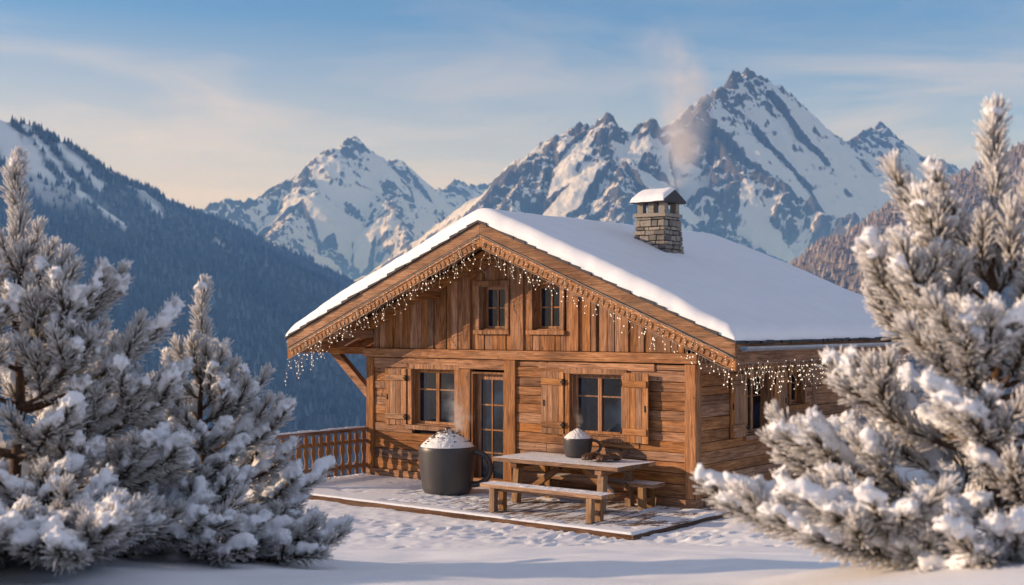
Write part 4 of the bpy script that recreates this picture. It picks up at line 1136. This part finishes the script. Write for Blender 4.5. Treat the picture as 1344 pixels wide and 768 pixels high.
def pine(name, label, base, H, whorls, seed, trunk_r=.055, nl=.165, dens=430, extra=(), heavy=1.1, rot=0.0, skip=None, vox=.018, leader=.75, sunk=.12):
    rz = np.random.RandomState(seed)
    T = thing(name, label, 'pine tree', base, rot, 'frosted pines in the foreground')
    tm = MB(); n = 14
    tp = [(.02 * math.sin(k * .9 + seed), .02 * math.cos(k * 1.1), -sunk + (H - .1 + sunk) * k / n) for k in range(n + 1)]
    tr_at = lambda z: trunk_r * (1 - .86 * max(0, z) / H)
    tm.tube(tp, [tr_at(p[2]) for p in tp], 12); 
    shoots = []       # (polyline, needle start, needle length scale, snow amount)
    # leader
    Pl = np.array([(tp[-1][0] * 0, 0, H - leader + leader * k / 8) for k in range(9)]) + np.array([(.015 * math.sin(k * 1.3 + seed), .015 * math.cos(k + seed), 0) for k in range(9)])
    shoots.append((Pl, 0.0, 1.0, -1.)); shoots.append((Pl, 0.05, 1.05, -1.))
    SC0 = Pl[-1] + rz.normal(0, .028, (9, 3)) * np.array([1, 1, .6]) + np.array([0, 0, .045])
    specs = []
    for z, m, L, a, b in whorls:
        ph = rz.rand() * 6.28
        for k in range(m):
            specs.append((z + rz.uniform(-.06, .06), ph + k * 6.2832 / m + rz.normal(0, .16), L * rz.uniform(.82, 1.12), a + rz.normal(0, .07), b + rz.normal(0, .12)))
    if skip: specs = [q for q in specs if not skip(q[0], q[1] % 6.2832)]
    specs += list(extra)
    for z, az, L, a, b in specs:
        d = (math.cos(az), math.sin(az))
        P = polyline((0, 0, z), d, L, a, b, rz, 10)
        r0 = min(tr_at(z) * .55, .012 + .012 * L)
        tm.tube([tuple(p) for p in P], [r0 * (1 - .75 * k / (len(P) - 1)) for k in range(len(P))], 6)
        bare = max(0.10, L * .30) if L > .5 else .06
        shoots.append((P, bare, 1.0, 1.0))
        # side shoots
        ns = max(2, int(L / .27)); side = rz.choice((-1, 1))
        for k in range(ns):
            t = .26 + .70 * (k + .5) / ns; s = t * L
            q, dd, _ = resample(P, np.array([s])); q = q[0]; dd = dd[0]
            ang = side * rz.uniform(.5, .9); side = -side
            c, s_ = math.cos(ang), math.sin(ang); dh = (dd[0] * c - dd[1] * s_, dd[0] * s_ + dd[1] * c)
            l2 = (.26 + .36 * L * (1 - t) ** .8 * rz.uniform(.7, 1.15))
            P2 = polyline(q, dh, l2, dd[2] * .6 + rz.uniform(-.05, .25), b * 1.0 + rz.uniform(.2, .9), rz, 7)
            tm.tube([tuple(p) for p in P2], [.008 * (1 - .6 * j / 7) for j in range(8)], 5)
            shoots.append((P2, .05 if l2 < .35 else l2 * .2, rz.uniform(.82, 1.0), rz.uniform(.6, 1.0)))
            if l2 > .42:
                for s3 in (-1, 1):
                    q3, d3, _ = resample(P2, np.array([l2 * rz.uniform(.35, .7)])); q3 = q3[0]; d3 = d3[0]
                    c, s_ = math.cos(s3 * .7), math.sin(s3 * .7)
                    P3 = polyline(q3, (d3[0] * c - d3[1] * s_, d3[0] * s_ + d3[1] * c), rz.uniform(.22, .32), d3[2] + .15, b + .7, rz, 5)
                    tm.tube([tuple(p) for p in P3], .005, 4)
                    shoots.append((P3, .02, .9, rz.uniform(.5, 1.0)))
    tm.build('trunk', M['bark'], T)
    # needles
    NP, ND, NLn, NF = [], [], [], []; SC_, SR_ = [SC0], [rz.uniform(.025, .045, 9)]
    for P, s0, sc, sa in shoots:
        L = np.linalg.norm(np.diff(P, axis=0), axis=1).sum()
        if L - s0 < .05: s0 = 0
        m = int((L - s0) * dens) + 26
        s = s0 + (L - s0) * np.sqrt(rz.rand(m)) if False else s0 + (L - s0) * rz.rand(m)
        s[:26] = L - rz.rand(26) * .03
        p, d, _ = resample(P, s)
        u = np.cross(d, np.array([.3, .2, .93])); u /= np.linalg.norm(u, axis=1)[:, None] + 1e-9; v = np.cross(d, u)
        a = rz.rand(m) * 6.2832
        tilt = np.clip(rz.normal(.66, .17, m) - .40 * np.clip((s - (L - .10)) / .10, 0, 1), .08, 1.2)
        nd_ = d * np.cos(tilt)[:, None] + (u * np.cos(a)[:, None] + v * np.sin(a)[:, None]) * np.sin(tilt)[:, None]
        nd_[:, 2] += .12; nd_ /= np.linalg.norm(nd_, axis=1)[:, None]
        ln = nl * sc * rz.uniform(.72, 1.1, m)
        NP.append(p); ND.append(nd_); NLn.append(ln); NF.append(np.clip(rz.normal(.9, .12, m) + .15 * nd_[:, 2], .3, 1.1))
        # snow caught on the upper side of the brush
        flat = 1 - abs(d[:, 2]).mean()
        if sa > 0 and rz.rand() < heavy * (.35 + .8 * flat) * sa + .05 and L - s0 > .1:
            along0 = s0 + (L - s0) * rz.uniform(0.0, .3)
            # a soft pad lying along the top of the shoot, with small lobes caught on the needles
            ph_ = rz.rand() * 6.28; th_ = rz.uniform(.8, 1.3) * (.55 + .55 * min(1, flat * 1.4))
            prof_ = lambda q: np.clip(np.sin(np.clip((q - along0) / (L - along0 + .03), 0, 1) * 2.75) ** .6, .0, 1) * (.72 + .28 * np.sin(q * 23 + ph_) + .18 * np.sin(q * 51 + 2 * ph_))
            k = (nd_[:, 2] > (.38 if flat > .25 else .12)) & (s > along0) & (rz.rand(m) < (.65 if flat > .25 else .34))
            pr = np.clip(prof_(s[k]), 0, 1.2); f = rz.uniform(.5, 1.0, k.sum())
            SC_.append(p[k] + nd_[k] * (ln[k] * f)[:, None] + np.array([0, 0, .008])); SR_.append(.011 + rz.uniform(.006, .021, k.sum()) * pr)
            if flat > .22:
                ss = np.arange(along0, L + .02, .016); pp, dd, _ = resample(P, ss); pr = np.clip(prof_(ss), .05, 1.2); sw = np.cross(dd, np.array([0, 0, 1.0]))
                for o_ in (-.042, -.018, .012, .038):
                    rr = (.060 - abs(o_) * .40) * pr * th_ * rz.uniform(.8, 1.1, len(ss))
                    SC_.append(pp + sw * (o_ * pr + rz.normal(0, .006, len(ss)))[:, None] + np.stack([0 * ss, 0 * ss, .066 + .50 * rr - abs(o_) * .32], -1)); SR_.append(np.maximum(rr, .012))
    NP = np.concatenate(NP); ND = np.concatenate(ND); NLn = np.concatenate(NLn); NF = np.concatenate(NF); k = len(NP)
    u = np.cross(ND, np.array([.21, .93, .3])); u /= np.linalg.norm(u, axis=1)[:, None] + 1e-9; v = np.cross(ND, u)
    rings = [(0.0, .0016), (.5, .0034), (.93, .0043)]; V = []
    thick = rz.uniform(.75, 1.35, k)
    for t, rr in rings:
        for j in range(3):
            a = 2.0944 * j
            V.append(NP + ND * (NLn * t)[:, None] + (u * math.cos(a) + v * math.sin(a)) * (rr * thick)[:, None])
    V.append(NP + ND * NLn[:, None])
    V = np.stack(V, 1)
    b0 = np.arange(k) * 10; Q = []; Tr = []
    for r_ in range(2):
        for j in range(3): Q.append(np.stack([b0 + r_ * 3 + j, b0 + r_ * 3 + (j + 1) % 3, b0 + r_ * 3 + 3 + (j + 1) % 3, b0 + r_ * 3 + 3 + j], -1))
    for j in range(3): Tr.append(np.stack([b0 + 6 + j, b0 + 6 + (j + 1) % 3, b0 + 9], -1))
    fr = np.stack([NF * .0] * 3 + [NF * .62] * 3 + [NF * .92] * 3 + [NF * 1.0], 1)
    np_mesh('crown', V.reshape(-1, 3), [np.concatenate(Q), np.concatenate(Tr)], M['needle'], T, True, {'frost': fr.ravel()})
    cen = np.concatenate(SC_); rad = np.concatenate(SR_)
    Vs, Fs = blobs(cen, rad, .85); sn = np_mesh('snow', Vs, Fs, M['treesnow'], T); bake_remesh(sn, vox, 2, .006, .05); sn['kind'] = 'stuff'
    print(name, 'needles', k, 'snow blobs', len(cen), 'snow faces', len(sn.data.polygons))
    return T
pi = math.pi
def gz(X, Y): return float(ground_h(np.array([[X]]), np.array([[Y]]))[0, 0])
# (height, branches, length, start slope, end slope)
b1 = (-3.92, 10.0)
pine('pine_tree', 'big frosted pine whose crown is cut by the picture edge, beside the small pine', (*b1, 1.22), 3.1,
     [(.06, 5, 1.3, -.02, .2), (.40, 6, 1.25, .0, .4), (.80, 6, 1.1, .08, .7), (1.18, 5, .95, .15, .9), (1.52, 5, .76, .25, 1.2), (1.84, 4, .52, .5, 1.6), (2.08, 3, .34, .8, 2.0)], 21,
     extra=[(1.52, -.1, .95, .3, 1.3), (1.18, .0, 1.30, .12, 1.0), (1.62, -.6, .7, .35, 1.6), (.80, -.1, 1.35, .05, .7), (.1, -.3, 1.8, -.02, .25), (.3, -.8, 1.5, -.02, .3), (.5, -.35, 1.4, .0, .45), (.08, -1.25, 1.5, .10, .22), (.05, -.75, 1.7, .06, .2), (.08, -1.7, 1.4, .12, .3), (.1, -2.2, 1.3, .1, .3), (.06, -1.0, 2.5, .13, .16), (.05, -1.35, 2.6, .14, .17), (.07, -1.65, 2.4, .14, .2)], leader=.95)
b2 = (-2.70, 11.0)
pine('pine_tree', 'small slim frosted pine standing in front of the deck railing', (*b2, 1.00), 2.36,
     [(.05, 5, .85, -.02, .2), (.34, 5, .78, .0, .45), (.64, 5, .66, .06, .6), (.92, 5, .52, .15, .9), (1.16, 4, .38, .25, 1.2), (1.36, 3, .27, .4, 1.6), (1.52, 3, .16, .7, 2.0)], 35, trunk_r=.045, nl=.145,
     extra=[(.08, -.3, 1.28, -.02, .3), (.42, -.1, 1.0, .0, .5), (.15, -.9, 1.1, -.03, .3), (.85, -.15, .80, .15, .9), (1.12, -.1, .56, .3, 1.3), (.05, -1.3, 1.5, .10, .22), (.05, -1.9, 1.4, .1, .22), (.04, -.75, 1.45, .04, .2)], leader=.84)
b3 = (2.87, 7.5)
pine('pine_tree', 'tall sunlit frosted pine with orange-brown trunk in front of the side wall', (*b3, 1.62), 2.66,
     [(.05, 5, 1.1, -.02, .2), (.34, 6, 1.15, .0, .4), (.70, 5, 1.0, .06, .6), (1.04, 5, .84, .12, .8), (1.36, 4, .60, .3, 1.2), (1.66, 3, .38, .8, 2.0)], 52,
     extra=[(.02, pi + .06, 1.60, .0, .40), (.36, pi - .05, 1.25, .05, .55), (.66, pi + .10, .98, .12, .75), (1.18, pi + .02, .92, .35, 1.3), (1.55, pi - .12, .82, .75, 1.9), (1.70, pi + .25, .55, .8, 2.2), (.15, pi + .5, 1.3, .02, .3), (.3, pi - .45, 1.25, 0, .4), (1.72, -1.2, .5, .6, 1.8), (1.0, pi + .85, .95, .12, .8), (1.12, pi - .75, .85, .15, .9), (1.3, pi + .45, .78, .25, 1.1), (1.08, -1.5, .8, .15, .9), (1.25, -.6, .75, .2, 1.0), (.05, -1.9, 1.2, .1, .25), (.05, -2.5, 1.35, .05, .25), (.06, -1.3, 1.1, .12, .3)], leader=.92, nl=.16, vox=.016, skip=lambda z, a: .3 < z < 1.2 and abs(a - pi) < .7)

# ================================================================== LIGHT, SKY, CAMERA
world = bpy.data.worlds.new('World'); SC.world = world; world.use_nodes = True
nt = world.node_tree
for n in list(nt.nodes): nt.nodes.remove(n)
out = nt.nodes.new('ShaderNodeOutputWorld'); bg = nt.nodes.new('ShaderNodeBackground'); nt.links.new(bg.outputs[0], out.inputs[0])
sky = nt.nodes.new('ShaderNodeTexSky'); sky.sky_type = 'NISHITA'; sky.sun_disc = False
sky.sun_elevation = SUN_EL; sky.sun_rotation = math.atan2(SUN.x, SUN.y) % (2 * math.pi)
sky.altitude = 1600; sky.air_density = 1.0; sky.dust_density = 1.0; sky.ozone_density = 4.0
# thin cirrus bands
co = nt.nodes.new('ShaderNodeTexCoord').outputs['Generated']
sp = nd(nt, 'ShaderNodeSeparateXYZ'); nt.links.new(co, sp.inputs[0])
q = nd(nt, 'ShaderNodeMapping'); q.inputs['Scale'].default_value = (2.2, 2.2, 13); q.inputs['Rotation'].default_value = (0, R(4), 0); nt.links.new(co, q.inputs[0])
c1 = noise(nt, q.outputs[0], 1.35, 6, .58, .5)
lo = ramp(nt, sp.outputs[2], [(.03, (1, 1, 1)), (.17, (.85,) * 3), (.24, (.18,) * 3), (.32, (.3,) * 3), (1, (.5,) * 3)])  # cover thickens again overhead, out of view, as added fill
cf = mth(nt, 'MULTIPLY', ramp(nt, c1, [(.45, (0, 0, 0)), (.68, (.6,) * 3)]), lo)
band = ramp(nt, sp.outputs[2], [(.0, (.9,) * 3), (.10, (.82,) * 3), (.15, (.5,) * 3), (.235, (0, 0, 0))])
lft = nd(nt, 'ShaderNodeMapRange'); nt.links.new(sp.outputs[0], lft.inputs[0]); lft.inputs[1].default_value = -.4; lft.inputs[2].default_value = .45; lft.inputs[3].default_value = 1; lft.inputs[4].default_value = .35
tint = mix(nt, 1.0, sky.outputs[0], (.90, .98, 1.05), 'MULTIPLY')
col = mix(nt, mth(nt, 'MULTIPLY', band, lft.outputs[0]), tint, (6.1, 4.7, 3.65))
col = mix(nt, cf, col, (6.5, 5.2, 4.4))
sky_fill = ramp(nt, sp.outputs[2], [(.26, (0, 0, 0)), (.5, (.30,) * 3), (1, (.42,) * 3)])  # brightness added high in the sky, out of view, to lift shaded sides
col = mix(nt, sky_fill, col, (4.6, 4.5, 4.5))
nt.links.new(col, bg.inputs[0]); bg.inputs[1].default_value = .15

sl_ = bpy.data.lights.new('sun', 'SUN'); sl_.energy = 5.0; sl_.angle = R(.53); sl_.color = (1, .71, .46)
so = bpy.data.objects.new('sun', sl_); COL.objects.link(so); so.rotation_euler = (-SUN).to_track_quat('-Z', 'Y').to_euler(); so.location = (-30, 10, 20)

cd = bpy.data.cameras.new('camera'); cam = bpy.data.objects.new('camera', cd); COL.objects.link(cam); SC.camera = cam
cam.location = (0, 0, CAMZ); cam.rotation_euler = (R(90), 0, 0)
cd.sensor_width = 36; cd.lens = 1655 / 1344 * 36; cd.shift_y = 40 / 1344
cd.clip_start = .1; cd.clip_end = 60000
cd.dof.use_dof = True; cd.dof.focus_distance = 21.5; cd.dof.aperture_fstop = cd.lens / 1000 / .028

SC.view_settings.view_transform = 'Standard'; SC.view_settings.look = 'None'; SC.view_settings.exposure = 0; SC.view_settings.gamma = 1
SC.render.engine = 'CYCLES'
cy = SC.cycles
cy.use_denoising = True; cy.denoising_prefilter = 'ACCURATE'; cy.denoiser = 'OPENIMAGEDENOISE'; cy.use_adaptive_sampling = True; cy.adaptive_threshold = .015
cy.max_bounces = 4; cy.diffuse_bounces = 2; cy.glossy_bounces = 2; cy.transmission_bounces = 2; cy.volume_bounces = 1; cy.transparent_max_bounces = 6
cy.volume_step_rate = 2.0; cy.volume_max_steps = 64; cy.caustics_reflective = False; cy.caustics_refractive = False
cy.sample_clamp_indirect = 4
